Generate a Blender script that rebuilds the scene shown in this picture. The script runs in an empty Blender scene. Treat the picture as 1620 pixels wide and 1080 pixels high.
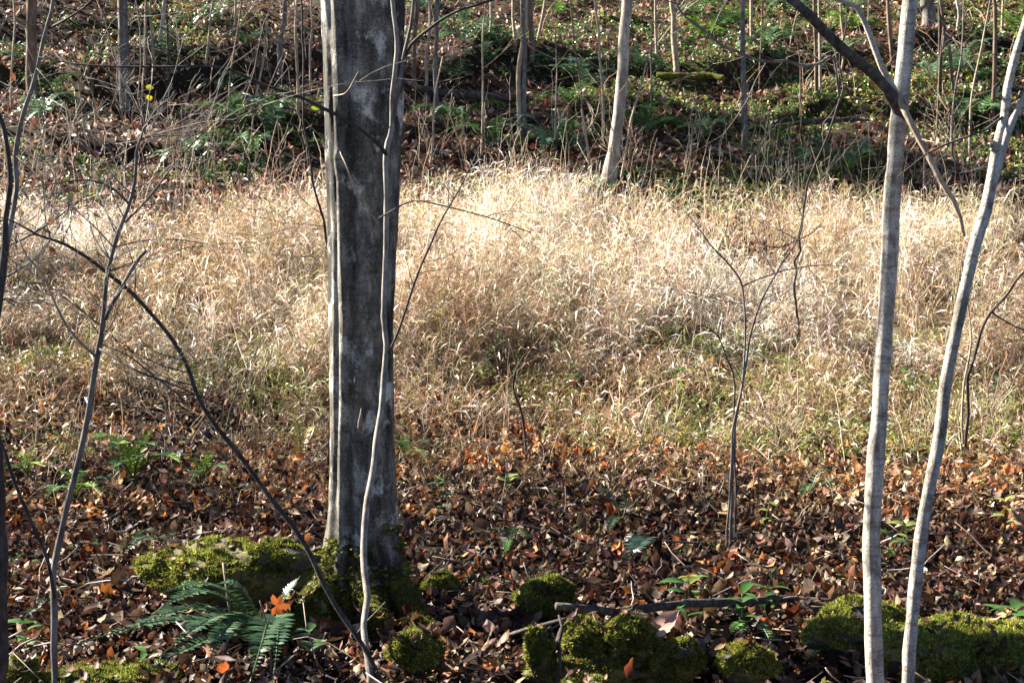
import bpy, math, random
import numpy as np
from mathutils import Vector

# ------------------------------------------------------------------ camera, sky, sun, exposure
scene = bpy.context.scene
CAM_Z, PITCH, FPX = 1.75, math.radians(5.0), 2250.0
cam_data = bpy.data.cameras.new("camera")
cam_data.sensor_width = 36.0
cam_data.lens = 36.0 * FPX / 1620.0
cam_data.clip_start = 0.05
cam_data.clip_end = 600.0
cam_data.dof.use_dof = True
cam_data.dof.focus_distance = 8.5
cam_data.dof.aperture_fstop = 10.0
cam = bpy.data.objects.new("camera", cam_data)
cam.location = (0, 0, CAM_Z)
cam.rotation_euler = (math.pi / 2 - PITCH, 0, 0)
scene.collection.objects.link(cam)
scene.camera = cam

SUN_EL = math.radians(33.0)
SUN_AZ = math.radians(-62.5)            # clockwise from +Y: from the left and a little behind the scene
sun_dir = Vector((math.sin(SUN_AZ) * math.cos(SUN_EL), math.cos(SUN_AZ) * math.cos(SUN_EL), math.sin(SUN_EL)))
world = bpy.data.worlds.new("World")
scene.world = world
world.use_nodes = True
wn = world.node_tree
bg = wn.nodes["Background"]
sky = wn.nodes.new("ShaderNodeTexSky")
sky.sky_type = 'NISHITA'
sky.sun_disc = False
sky.sun_elevation = SUN_EL
sky.sun_rotation = SUN_AZ
sky.altitude = 1500.0
sky.air_density = 0.36
sky.dust_density = 0.4
wn.links.new(sky.outputs[0], bg.inputs[0])
bg.inputs[1].default_value = 0.05
sun_data = bpy.data.lights.new("sun", 'SUN')
sun_data.energy = 5.0
sun_data.angle = math.radians(0.55)
sun_data.color = (1.0, 0.92, 0.80)
sun = bpy.data.objects.new("sun", sun_data)
sun.rotation_euler = sun_dir.to_track_quat('Z', 'Y').to_euler()
scene.collection.objects.link(sun)
vs = scene.view_settings
vs.view_transform = 'Standard'
vs.look = 'None'
vs.exposure = 2.58
vs.gamma = 1.0
vs.use_curve_mapping = False
scene.cycles.max_bounces = 6
scene.cycles.diffuse_bounces = 3
scene.cycles.transmission_bounces = 3
scene.cycles.use_denoising = True

C = scene.collection
RNG = np.random.default_rng(11)
PI = math.pi

# ------------------------------------------------------------------ numeric helpers
def _hash(ix, iy, seed):
    h = (ix.astype(np.int64) * 374761393 + iy.astype(np.int64) * 668265263 + seed * 1442695041) & 0xFFFFFFFF
    h = ((h ^ (h >> 13)) * 1274126177) & 0xFFFFFFFF
    h = (h ^ (h >> 16)) & 0xFFFFFFFF
    return h / 4294967295.0

def noise2(x, y, seed=0):
    x = np.asarray(x, float); y = np.asarray(y, float)
    ix = np.floor(x); iy = np.floor(y)
    fx = x - ix; fy = y - iy
    fx = fx * fx * (3 - 2 * fx); fy = fy * fy * (3 - 2 * fy)
    a = _hash(ix, iy, seed); b = _hash(ix + 1, iy, seed)
    c = _hash(ix, iy + 1, seed); d = _hash(ix + 1, iy + 1, seed)
    return (a * (1 - fx) + b * fx) * (1 - fy) + (c * (1 - fx) + d * fx) * fy

def fbm(x, y, seed=0, octv=4):
    s = 0; a = 0.5; t = 0
    for k in range(octv):
        s = s + a * noise2(np.asarray(x) * 2 ** k, np.asarray(y) * 2 ** k, seed + k * 17)
        t += a; a *= 0.5
    return s / t

def noise3(p, seed=0):
    p = np.asarray(p, float)
    return (noise2(p[:, 0] + 3.1 * p[:, 2], p[:, 1] - 2.3 * p[:, 2], seed) + noise2(p[:, 1] * 1.1 + 7 + p[:, 0] * .3, p[:, 2] * 1.2 - 4, seed + 5)
            + noise2(p[:, 2] * 1.05 + 11 - p[:, 1] * .2, p[:, 0] * 1.15 + 2, seed + 9)) / 3.0

def smooth(a, b, x):
    t = np.clip((np.asarray(x, float) - a) / (b - a), 0, 1)
    return t * t * (3 - 2 * t)

# ------------------------------------------------------------------ the lie of the land
_py = np.array([-12, -3, 0, 3, 4.4, 5.3, 6.4, 8.0, 9.6, 11.0, 12.4, 15.0, 18.0, 19.5, 24.0, 29.5, 40, 60, 90, 140, 260])
_pz = np.array([.6, .3, .15, -.1, -.12, -.06, -.06, -.08, -.03, .10, .34, 1.04, 1.86, 2.28, 3.75, 6.05, 10.6, 19.0, 29, 40, 48])
_ty = np.arange(-12, 260, .05)
_tz = np.interp(_ty, _py, _pz)
_k = np.hanning(25); _k /= _k.sum()
_tz = np.convolve(np.pad(_tz, 12, mode='edge'), _k, mode='valid')

def ground_z(x, y):
    x = np.asarray(x, float); y = np.asarray(y, float)
    z = np.interp(y, _ty, _tz)
    far = smooth(17, 22, y)
    z = z + (fbm(x * .55, y * .55, 3, 3) - .5) * (.16 + .5 * far)
    z = z + (noise2(x * 2.1, y * 2.1, 8) - .5) * (.07 + .1 * far)
    z = z + (noise2(x * 5.5, y * 5.5, 9) - .5) * .03
    # the rock ledge drops away towards the viewer; a hollow lies under the large rock
    z = z - .24 * smooth(5.66, 5.36, y) * smooth(-.12, .12, x) * (1 - smooth(.78, .98, x)) * smooth(4.2, 4.9, y)
    z = z - .10 * smooth(6.25, 6.05, y) * smooth(5.6, 5.85, y) * smooth(-1.35, -1.2, x) * (1 - smooth(-.95, -.8, x))
    # two low earth steps across the hillside
    s = y - .12 * x + (noise2(x * .6, y * .3, 21) - .5) * 1.2
    z = z + far * (.22 * smooth(21.6, 21.9, s) - .22 * smooth(21.9, 24.2, s) + .28 * smooth(24.6, 24.9, s) - .28 * smooth(24.9, 27.5, s))
    return z

_c, _s = math.cos(PITCH), math.sin(PITCH)
def ray(px, py):
    u = (px - 810) / FPX; v = (540 - py) / FPX
    return np.array([u, _c + v * _s, -_s + v * _c])

def at(px, py, depth):
    r = ray(px, py)
    return np.array([0, 0, CAM_Z]) + r * (depth / r[1])

def on_ground(px, py, near=3.0, far=60.0):
    r = ray(px, py)
    d = np.arange(near, far, .03)
    P = np.array([0, 0, CAM_Z]) + r[None, :] * (d / r[1])[:, None]
    below = P[:, 2] < ground_z(P[:, 0], P[:, 1])
    k = int(np.argmax(below)) if below.any() else len(d) - 1
    p = P[k].copy(); p[2] = float(ground_z(p[0], p[1]))
    return p

def gpt(x, y, dz=0.0):
    return np.array([x, y, float(ground_z(x, y)) + dz])

# ------------------------------------------------------------------ mesh helpers
def link(o, parent=None):
    C.objects.link(o)
    if parent is not None:
        o.parent = parent
    return o

def mesh_from(name, V, F, col=None, smooth_shade=True):
    """F: list of integer arrays, each (n,3) or (n,4)."""
    V = np.asarray(V, np.float32)
    me = bpy.data.meshes.new(name)
    F = [np.asarray(f, np.int32) for f in F if len(f)]
    me.vertices.add(len(V)); me.vertices.foreach_set("co", V.ravel())
    nl = sum(f.size for f in F); nf = sum(len(f) for f in F)
    me.loops.add(nl); me.polygons.add(nf)
    me.loops.foreach_set("vertex_index", np.concatenate([f.ravel() for f in F]))
    starts = []; o = 0
    for f in F:
        starts.append(o + np.arange(len(f)) * f.shape[1]); o += f.size
    me.polygons.foreach_set("loop_start", np.concatenate(starts).astype(np.int32))
    if smooth_shade:
        me.polygons.foreach_set("use_smooth", np.ones(nf, bool))
    if col is not None:
        a = me.color_attributes.new("Col", 'FLOAT_COLOR', 'POINT')
        c4 = np.ones((len(V), 4), np.float32); c4[:, :3] = col
        a.data.foreach_set("color", c4.ravel())
    me.update(calc_edges=True)
    return me

class Acc:
    def __init__(self):
        self.V = []; self.F3 = []; self.F4 = []; self.Cc = []; self.n = 0
    def add(self, V, F, col=None):
        V = np.asarray(V, float)
        if len(V) == 0: return
        F = np.asarray(F, int) + self.n
        (self.F3 if F.shape[1] == 3 else self.F4).append(F)
        self.V.append(V); self.n += len(V)
        if col is not None:
            self.Cc.append(np.broadcast_to(np.asarray(col, float), (len(V), 3)))
    def build(self, name, mat, parent=None, origin=None, smooth_shade=True):
        V = np.concatenate(self.V)
        if origin is not None: V = V - np.asarray(origin)[None, :]
        F = []
        if self.F3: F.append(np.concatenate(self.F3))
        if self.F4: F.append(np.concatenate(self.F4))
        col = np.concatenate(self.Cc) if self.Cc else None
        me = mesh_from(name, V, F, col, smooth_shade)
        me.materials.append(mat)
        return link(bpy.data.objects.new(name, me), parent)

def empty(name, loc):
    o = bpy.data.objects.new(name, None)
    o.empty_display_size = .2
    o.location = tuple(float(v) for v in loc)
    return link(o)

def tag(o, label, cat, group=None):
    o["label"] = label; o["category"] = cat
    if group: o["group"] = group
    return o

def kind(o, k, label=None):
    o["kind"] = k
    if label: o["label"] = label
    return o

def catmull(P, step):
    P = np.asarray(P, float)
    if len(P) < 3:
        n = max(2, int(np.linalg.norm(P[1, :3] - P[0, :3]) / step) + 1)
        t = np.linspace(0, 1, n)[:, None]
        return P[0] * (1 - t) + P[1] * t
    Q = np.vstack([2 * P[0] - P[1], P, 2 * P[-1] - P[-2]])
    out = []
    for i in range(1, len(Q) - 2):
        n = max(1, int(np.linalg.norm(Q[i + 1, :3] - Q[i, :3]) / step))
        t = (np.arange(n) / n)[:, None]
        p0, p1, p2, p3 = Q[i - 1], Q[i], Q[i + 1], Q[i + 2]
        out.append(.5 * ((2 * p1) + (-p0 + p2) * t + (2 * p0 - 5 * p1 + 4 * p2 - p3) * t ** 2 + (-p0 + 3 * p1 - 3 * p2 + p3) * t ** 3))
    out.append(P[-1:])
    return np.vstack(out)

def tube(acc, P, R, sides=6, col=None, wob=0.0, rng=RNG, cap=True):
    """P (n,3), R (n,) already sampled."""
    P = np.asarray(P, float); R = np.asarray(R, float); n = len(P)
    T = np.gradient(P, axis=0); T /= np.linalg.norm(T, axis=1, keepdims=True) + 1e-9
    ref = np.array([0.0, 1.0, 0.12]) if abs(T[0, 1]) < .8 else np.array([1.0, 0.05, 0.1])
    A = np.cross(T, ref); A /= np.linalg.norm(A, axis=1, keepdims=True) + 1e-9
    B = np.cross(T, A)
    th = np.arange(sides) * 2 * PI / sides
    rr = R[:, None] * np.ones(sides)[None, :]
    if wob: rr = rr * (1 + wob * (rng.random((n, sides)) - .5) * 2)
    V = P[:, None, :] + rr[:, :, None] * (np.cos(th)[None, :, None] * A[:, None, :] + np.sin(th)[None, :, None] * B[:, None, :])
    V = V.reshape(-1, 3)
    i = np.arange(n - 1)[:, None] * sides; j = np.arange(sides)[None, :]; j2 = (j + 1) % sides
    F = np.stack([i + j, i + j2, i + sides + j2, i + sides + j], -1).reshape(-1, 4)
    acc.add(V, F, col)
    if cap:
        base = acc.n - n * sides
        top = np.arange(sides) + (n - 1) * sides + base
        acc.F3.append(np.stack([np.full(sides - 2, top[0]), top[1:-1], top[2:]], -1))
        bot = np.arange(sides)[::-1] + base
        acc.F3.append(np.stack([np.full(sides - 2, bot[0]), bot[1:-1], bot[2:]], -1))

def stick_pts(pts, step=.05, wander=.0, seed=1):
    """pts: (px, py, depth, width in photo pixels)."""
    W = []
    for px, py, d, w in pts:
        p = at(px, py, d)
        W.append([*p, .5 * w * d / FPX])
    S = catmull(W, step)
    if wander:
        r = np.random.default_rng(seed)
        k = max(3, len(S) // 3)
        n = r.normal(size=(k, 3))
        t = np.linspace(0, k - 1, len(S))
        w = np.stack([np.interp(t, np.arange(k), n[:, a]) for a in range(3)], -1)
        env = np.minimum(1, np.minimum(np.arange(len(S)), np.arange(len(S))[::-1]) / 3.0)[:, None]
        S[:, :3] += w * wander * env
        S[:, 3] *= 1 + .16 * (np.interp(np.arange(len(S)), np.arange(0, len(S) + 3, 3), r.random(len(np.arange(0, len(S) + 3, 3)))) - .5)
    S[:, 3] = np.maximum(S[:, 3], .0012)
    return S

def grow(acc, p, d, L, r, depth, rng, sides=5, spread=.7, up=.25, col=None, kids=(2, 3), tips=None, rmin=.003):
    n = 5
    P = [np.array(p, float)]; dd = np.array(d, float); dd /= np.linalg.norm(dd)
    for _ in range(n - 1):
        dd = dd + rng.normal(size=3) * .13 + np.array([0, 0, up * .12]); dd /= np.linalg.norm(dd)
        P.append(P[-1] + dd * L / (n - 1))
    P = np.array(P); R = np.linspace(r, max(rmin, r * .55), n)
    tube(acc, P, R, sides, col, .05, rng)
    if tips is not None and depth <= 1:
        tips.extend(P[1:])
    if depth <= 0: return
    m = rng.integers(kids[0], kids[1] + 1)
    for k in range(m + 1):
        t = 1.0 if k == 0 else rng.uniform(.35, .95)
        q = P[0] + 0; f = t * (n - 1); i = min(n - 2, int(f)); q = P[i] * (1 - (f - i)) + P[i + 1] * (f - i)
        base = P[i + 1] - P[i]; base /= np.linalg.norm(base)
        nd = base + rng.normal(size=3) * spread * (.45 if k == 0 else 1.0)
        grow(acc, q, nd, L * rng.uniform(.58, .82), max(rmin, r * (.62 if k == 0 else rng.uniform(.38, .55))), depth - 1, rng, max(3, sides - 1), spread, up, col, kids, tips, rmin)

# ------------------------------------------------------------------ materials
def new_mat(name):
    m = bpy.data.materials.new(name); m.use_nodes = True
    nt = m.node_tree
    b = nt.nodes["Principled BSDF"]
    return m, nt, b

def nd(nt, t, **kw):
    n = nt.nodes.new(t)
    for k, v in kw.items(): setattr(n, k, v)
    return n

def ramp(nt, fac, stops):
    r = nt.nodes.new("ShaderNodeValToRGB")
    e = r.color_ramp.elements
    e[0].position = stops[0][0]; e[0].color = (*stops[0][1], 1)
    e[1].position = stops[-1][0]; e[1].color = (*stops[-1][1], 1)
    for p, c in stops[1:-1]:
        x = e.new(p); x.color = (*c, 1)
    nt.links.new(fac, r.inputs[0])
    return r.outputs[0]

def texco(nt, scale, kindc="Object"):
    tc = nt.nodes.new("ShaderNodeTexCoord"); mp = nt.nodes.new("ShaderNodeMapping")
    mp.inputs["Scale"].default_value = scale
    nt.links.new(tc.outputs[kindc], mp.inputs[0])
    return mp.outputs[0]

def noise_n(nt, vec, scale, detail=6, rough=.6, dist=0.0):
    n = nt.nodes.new("ShaderNodeTexNoise")
    n.inputs["Scale"].default_value = scale; n.inputs["Detail"].default_value = detail
    n.inputs["Roughness"].default_value = rough; n.inputs["Distortion"].default_value = dist
    nt.links.new(vec, n.inputs["Vector"])
    return n.outputs["Fac"]

def mix_c(nt, fac, a, b, mode='MIX'):
    m = nt.nodes.new("ShaderNodeMix"); m.data_type = 'RGBA'; m.blend_type = mode
    for i, v in ((6, a), (7, b)):
        if isinstance(v, tuple): m.inputs[i].default_value = (*v, 1)
        else: nt.links.new(v, m.inputs[i])
    if isinstance(fac, float): m.inputs[0].default_value = fac
    else: nt.links.new(fac, m.inputs[0])
    return m.outputs[2]

def bump(nt, b, h, strength=.5, dist=.01):
    bp = nt.nodes.new("ShaderNodeBump")
    bp.inputs["Strength"].default_value = strength; bp.inputs["Distance"].default_value = dist
    nt.links.new(h, bp.inputs["Height"]); nt.links.new(bp.outputs[0], b.inputs["Normal"])

def mat_bark(name, dark, mid, light, scale=14.0, stretch=.25, lichen=None, lich_amt=.6, rough=.85, bands=0.0, stain=0.0):
    m, nt, b = new_mat(name)
    v = texco(nt, (1, 1, stretch))
    n1 = noise_n(nt, v, scale, 8, .65, .3)
    c = ramp(nt, n1, [(.3, dark), (.5, mid), (.72, light)])
    if bands:
        v3 = texco(nt, (.8, .8, 5.0))
        n3 = noise_n(nt, v3, scale * .55, 5, .6, .2)
        f3 = ramp(nt, n3, [(.52, (0, 0, 0)), (.66, (bands,) * 3)])
        c = mix_c(nt, f3, c, dark)
    if stain:
        ns = noise_n(nt, texco(nt, (1, 1, .22)), 4.2, 5, .6, .4)
        fs = ramp(nt, ns, [(.48, (0, 0, 0)), (.57, (stain,) * 3)])
        c = mix_c(nt, fs, c, tuple(v * .8 for v in dark))
    if lichen:
        v2 = texco(nt, (1, 1, .8))
        n2 = noise_n(nt, v2, scale * .45, 6, .7)
        f = ramp(nt, n2, [(lich_amt, (0, 0, 0)), (lich_amt + .1, (1, 1, 1))])
        c = mix_c(nt, f, c, lichen)
    nt.links.new(c, b.inputs["Base Color"])
    b.inputs["Roughness"].default_value = rough
    b.inputs["Specular IOR Level"].default_value = .25
    if stain:
        sk = noise_n(nt, texco(nt, (1, 1, 1.3)), scale * 7, 5, .75)
        c = mix_c(nt, ramp(nt, sk, [(.38, (.75, .75, .75)), (.5, (0, 0, 0))]), c, tuple(v_ * 1.6 for v_ in dark))
        c = mix_c(nt, ramp(nt, sk, [(.58, (0, 0, 0)), (.68, (.6, .6, .6))]), c, light)
        nt.links.new(c, b.inputs["Base Color"])
    nf = noise_n(nt, v, scale * 3.0, 8, .75)
    bump(nt, b, nf, .8, .012 if stain else .006)
    return m

def mat_col(name, rough=.6, trans=.25, spec=.35, var=0.35, vscale=60.0):
    """Colour comes with the mesh (each leaf or blade has its own), fine mottling from noise."""
    m, nt, b = new_mat(name)
    a = nd(nt, "ShaderNodeAttribute", attribute_name="Col")
    n = noise_n(nt, texco(nt, (1, 1, 1)), vscale, 4, .6)
    f = ramp(nt, n, [(.3, (1 - var,) * 3), (.7, (1 + var * .6,) * 3)])
    c = mix_c(nt, 1.0, a.outputs["Color"], f, 'MULTIPLY')
    nt.links.new(c, b.inputs["Base Color"])
    b.inputs["Roughness"].default_value = rough
    b.inputs["Specular IOR Level"].default_value = spec
    if trans:
        t = nd(nt, "ShaderNodeBsdfTranslucent"); nt.links.new(c, t.inputs[0])
        mx = nd(nt, "ShaderNodeMixShader"); mx.inputs[0].default_value = trans
        nt.links.new(b.outputs[0], mx.inputs[1]); nt.links.new(t.outputs[0], mx.inputs[2])
        nt.links.new(mx.outputs[0], nt.nodes["Material Output"].inputs[0])
    return m

M = {}
M['litter'] = mat_col('dead_leaf', .55, .22, .2, .4, 70)
M['straw'] = mat_col('dry_straw', .42, .35, .55, .25, 25)
M['green'] = mat_col('green_leaf', .42, .25, .5, .25, 40)
M['fern'] = mat_col('fern_leaf', .34, .22, .6, .2, 50)
M['mossblade'] = mat_col('moss_tuft', .85, .3, .1, .5, 9)
M['stalk'] = mat_col('dry_stalk', .7, 0, .2, .25, 30)
M['beech'] = mat_bark('grey_beech_bark', (.013, .012, .010), (.14, .126, .098), (.42, .39, .325), 15, .42, (.55, .54, .47), .54, .8, .45, .95)
M['pale'] = mat_bark('pale_smooth_bark', (.07, .056, .042), (.46, .42, .355), (.76, .71, .62), 20, .55, (.09, .10, .045), .58, .8, .6, .7)
M['whitebark'] = mat_bark('white_bark', (.12, .10, .08), (.40, .36, .31), (.64, .59, .52), 12, .35, (.09, .095, .06), .62, .8, .5, .6)
M['dark'] = mat_bark('dark_twig_bark', (.018, .014, .011), (.05, .04, .033), (.12, .105, .09), 24, .5, (.26, .29, .26), .68, .85)
M['vine'] = mat_bark('grey_vine_bark', (.07, .062, .052), (.22, .20, .17), (.40, .37, .32), 26, .4, (.12, .13, .07), .66, .85)
M['bough'] = mat_bark('weathered_branch_bark', (.018, .015, .012), (.065, .056, .046), (.19, .17, .145), 42, .7, (.3, .31, .27), .64, .9)
M['grey'] = mat_bark('grey_lichen_bark', (.05, .042, .036), (.13, .115, .10), (.26, .24, .21), 18, .4, (.32, .36, .31), .62, .85)
M['brown'] = mat_bark('brown_bark', (.05, .03, .02), (.14, .09, .06), (.25, .19, .14), 14, .3, (.2, .22, .16), .72, .9)
M['tan'] = mat_bark('tan_stem_bark', (.14, .10, .07), (.3, .235, .165), (.46, .38, .28), 30, .4, None, .7, .8)
M['needle'] = mat_col('evergreen_leaf', .5, .15, .4, .2, 10)

def mat_moss(name):
    m, nt, b = new_mat(name)
    v = texco(nt, (1, 1, 1))
    n1 = noise_n(nt, v, 11, 8, .7)
    c = ramp(nt, n1, [(.32, (.025, .022, .008)), (.47, (.07, .07, .014)), (.7, (.17, .18, .03))])
    n3 = noise_n(nt, v, 3.2, 5, .6)
    f = ramp(nt, n3, [(.56, (0, 0, 0)), (.68, (1, 1, 1))])
    c = mix_c(nt, f, c, (.06, .035, .02))
    nt.links.new(c, b.inputs["Base Color"])
    b.inputs["Roughness"].default_value = .95
    b.inputs["Specular IOR Level"].default_value = .08
    bump(nt, b, noise_n(nt, v, 120, 5, .7), .9, .01)
    return m
M['moss'] = mat_moss('moss_cushion')

def mat_stone(name):
    m, nt, b = new_mat(name)
    v = texco(nt, (1, 1, 1))
    n1 = noise_n(nt, v, 7, 8, .7)
    c = ramp(nt, n1, [(.3, (.015, .012, .01)), (.55, (.05, .042, .034)), (.75, (.11, .095, .078))])
    nm = noise_n(nt, v, 5, 6, .65)
    f = ramp(nt, nm, [(.40, (0, 0, 0)), (.52, (1, 1, 1))])
    g = noise_n(nt, v, 40, 5, .7)
    mc = ramp(nt, g, [(.3, (.05, .043, .012)), (.7, (.18, .165, .04))])
    c = mix_c(nt, f, c, mc)
    nt.links.new(c, b.inputs["Base Color"])
    b.inputs["Roughness"].default_value = .9
    bump(nt, b, noise_n(nt, v, 45, 6, .7), .8, .012)
    return m
M['stone'] = mat_stone('mossy_stone')

def mat_ground():
    m, nt, b = new_mat('forest_floor')
    v = texco(nt, (1, 1, 1))
    n1 = noise_n(nt, v, 16, 10, .72)
    soil = ramp(nt, n1, [(.3, (.008, .005, .004)), (.5, (.028, .017, .012)), (.72, (.08, .046, .028))])
    straw = ramp(nt, noise_n(nt, v, 22, 8, .7), [(.3, (.06, .042, .024)), (.55, (.2, .145, .085)), (.75, (.36, .28, .17))])
    a = nd(nt, "ShaderNodeAttribute", attribute_name="Col")       # red: straw thatch, green: moss carpet
    sp = nd(nt, "ShaderNodeSeparateColor"); nt.links.new(a.outputs["Color"], sp.inputs[0])
    c = mix_c(nt, sp.outputs[0], soil, straw)
    mo = ramp(nt, noise_n(nt, v, 30, 8, .7), [(.3, (.02, .03, .008)), (.7, (.12, .15, .03))])
    nm = noise_n(nt, v, 2.4, 6, .65)
    f = ramp(nt, nm, [(.44, (0, 0, 0)), (.56, (1, 1, 1))])
    mf = nd(nt, "ShaderNodeMath", operation='MULTIPLY'); nt.links.new(f, mf.inputs[0]); nt.links.new(sp.outputs[1], mf.inputs[1])
    c = mix_c(nt, mf.outputs[0], c, mo)
    nt.links.new(c, b.inputs["Base Color"])
    b.inputs["Roughness"].default_value = .95
    b.inputs["Specular IOR Level"].default_value = .1
    bump(nt, b, noise_n(nt, v, 55, 8, .75), 1.0, .03)
    return m
M['ground'] = mat_ground()

# ------------------------------------------------------------------ ground
def grass_mask(x, y):
    """1 inside the dry-grass clearing."""
    x = np.asarray(x, float); y = np.asarray(y, float)
    n = (fbm(x * .7, y * .7, 31, 3) - .5)
    front = 11.2 - .12 * np.clip(x, -9, 9) + np.where(x < -1.5, (-1.5 - x) * .12, 0) + n * 4.5
    back = 16.0 + n * 3.4 - .04 * x + .9 * smooth(-1.5, -3.5, x)
    return smooth(front - 1.6, front + 2.6, y) * (1 - smooth(back - .9, back + .6, y))

def build_ground():
    xs = np.concatenate([np.linspace(-70, -13, 24), np.arange(-12.5, 12.51, .125), np.linspace(13, 70, 24)])
    ys = np.concatenate([np.linspace(-12, 3.5, 16), np.arange(3.75, 34, .125), np.linspace(34.5, 60, 40), np.linspace(63, 250, 30)])
    X, Y = np.meshgrid(xs, ys)
    Z = ground_z(X, Y)
    V = np.stack([X, Y, Z], -1).reshape(-1, 3)
    nx, ny = len(xs), len(ys)
    i = np.arange(ny - 1)[:, None] * nx; j = np.arange(nx - 1)[None, :]
    F = np.stack([i + j, i + j + 1, i + nx + j + 1, i + nx + j], -1).reshape(-1, 4)
    x, y = V[:, 0], V[:, 1]
    col = np.zeros((len(V), 3))
    col[:, 0] = grass_mask(x, y) * .8
    col[:, 1] = smooth(18.0, 20.0, y) * (.15 + .45 * smooth(-1, 4, x))
    me = mesh_from('ground', V, [F], col)
    me.materials.append(M['ground'])
    o = link(bpy.data.objects.new('ground', me))
    kind(o, 'structure', 'leaf-strewn forest floor rising into a wooded hillside')
    return o
GROUND = build_ground()

# ------------------------------------------------------------------ leaf templates and scattering
def leaf_template(L=1.0, W=.5, curl=.5, fold=.3, twist=0.0, st=5, power=.8, wave=0.0):
    """An elliptic leaf along +X, base at the origin; L, W relative size, curled along its length and folded at the midrib."""
    u = np.linspace(0, 1, st)
    w = W * .5 * np.sin(PI * np.clip(u, .03, .985) ** power)
    ang = curl * (u - .15)
    dx = np.gradient(u)
    x = np.cumsum(np.cos(ang) * dx) * L; x -= x[0]
    z = np.cumsum(np.sin(ang) * dx) * L; z -= z[0]
    V = []
    for k in range(st):
        tw = twist * (u[k] - .5)
        for sgn in (-1, 0, 1):
            yy = sgn * w[k] * math.cos(tw); zz = abs(sgn) * w[k] * fold + sgn * w[k] * math.sin(tw) + (wave * w[k] * math.sin(9 * u[k] + sgn) if sgn else 0)
            V.append((x[k] - math.sin(ang[k]) * zz, yy, z[k] + math.cos(ang[k]) * zz))
    V = np.array(V); V[:, 0] -= .5 * L
    i = np.arange(st - 1)[:, None] * 3; j = np.array([0, 1])[None, :]
    F = np.stack([i + j, i + j + 3, i + j + 4, i + j + 1], -1).reshape(-1, 4)
    return V, F

def lobed_template(lobes=5, depth=.45, curl=.5, seed=0):
    r = np.random.default_rng(seed)
    n = lobes * 4
    th = np.linspace(-2.6, 2.6, n)
    rad = (1 - depth * .5) + depth * .5 * np.cos(th * lobes * 1.2) + r.normal(size=n) * .04
    rad *= .55 * (1 - .18 * np.abs(th) / 2.6)
    V = [(0, 0, 0)]
    for ring in (.55, 1.0):
        for k in range(n):
            x, y = rad[k] * ring * math.cos(th[k]), rad[k] * ring * math.sin(th[k])
            V.append((x, y, curl * (x * x * .5 + y * y * .9) + .05 * ring * math.sin(4 * th[k])))
    F = []
    for k in range(n - 1):
        F.append((0, 1 + k, 2 + k)); F.append((1 + k, 1 + n + k, 2 + n + k)); F.append((1 + k, 2 + n + k, 2 + k))
    return np.array(V), np.array(F)

def rot_mats(yaw, tilt, roll, slope=None):
    cz, sz, cx, sx, cy, sy = np.cos(yaw), np.sin(yaw), np.cos(tilt), np.sin(tilt), np.cos(roll), np.sin(roll)
    n = len(yaw); Z = np.zeros(n); O = np.ones(n)
    Rz = np.stack([cz, -sz, Z, sz, cz, Z, Z, Z, O], -1).reshape(n, 3, 3)
    Ry = np.stack([cx, Z, sx, Z, O, Z, -sx, Z, cx], -1).reshape(n, 3, 3)
    Rx = np.stack([O, Z, Z, Z, cy, -sy, Z, sy, cy], -1).reshape(n, 3, 3)
    R = Rz @ Ry @ Rx
    if slope is not None:
        cs, ss = np.cos(slope), np.sin(slope)
        Rs = np.stack([O, Z, Z, Z, cs, -ss, Z, ss, cs], -1).reshape(n, 3, 3)
        R = Rs @ R
    return R

def scatter(acc, tmpl, pos, R, scale, col):
    V, F = tmpl
    n, m = len(pos), len(V)
    if n == 0: return
    W = np.einsum('nij,mj->nmi', R, V) * np.asarray(scale).reshape(n, 1, -1) + pos[:, None, :]
    F2 = (F[None] + (np.arange(n) * m)[:, None, None]).reshape(-1, F.shape[1])
    acc.add(W.reshape(-1, 3), F2, np.repeat(col, m, 0))

def pick_cols(n, table, rng, jit=.25):
    cols = np.array([c for c, _ in table]); w = np.array([w for _, w in table], float); w /= w.sum()
    k = rng.choice(len(cols), n, p=w)
    return np.clip(cols[k] * (1 + jit * rng.normal(size=(n, 1))) * (1 + .08 * rng.normal(size=(n, 3))), .004, .9)

LEAFCOL = [((.03, .017, .012), 5), ((.075, .037, .021), 5), ((.125, .064, .037), 4), ((.22, .135, .082), 3), ((.11, .078, .068), 2.6), ((.36, .265, .185), 1.4), ((.28, .09, .02), .7), ((.12, .032, .019), 1.2)]

def slope_at(x, y):
    return np.arctan((ground_z(x, y + .3) - ground_z(x, y - .3)) / .6)

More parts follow.
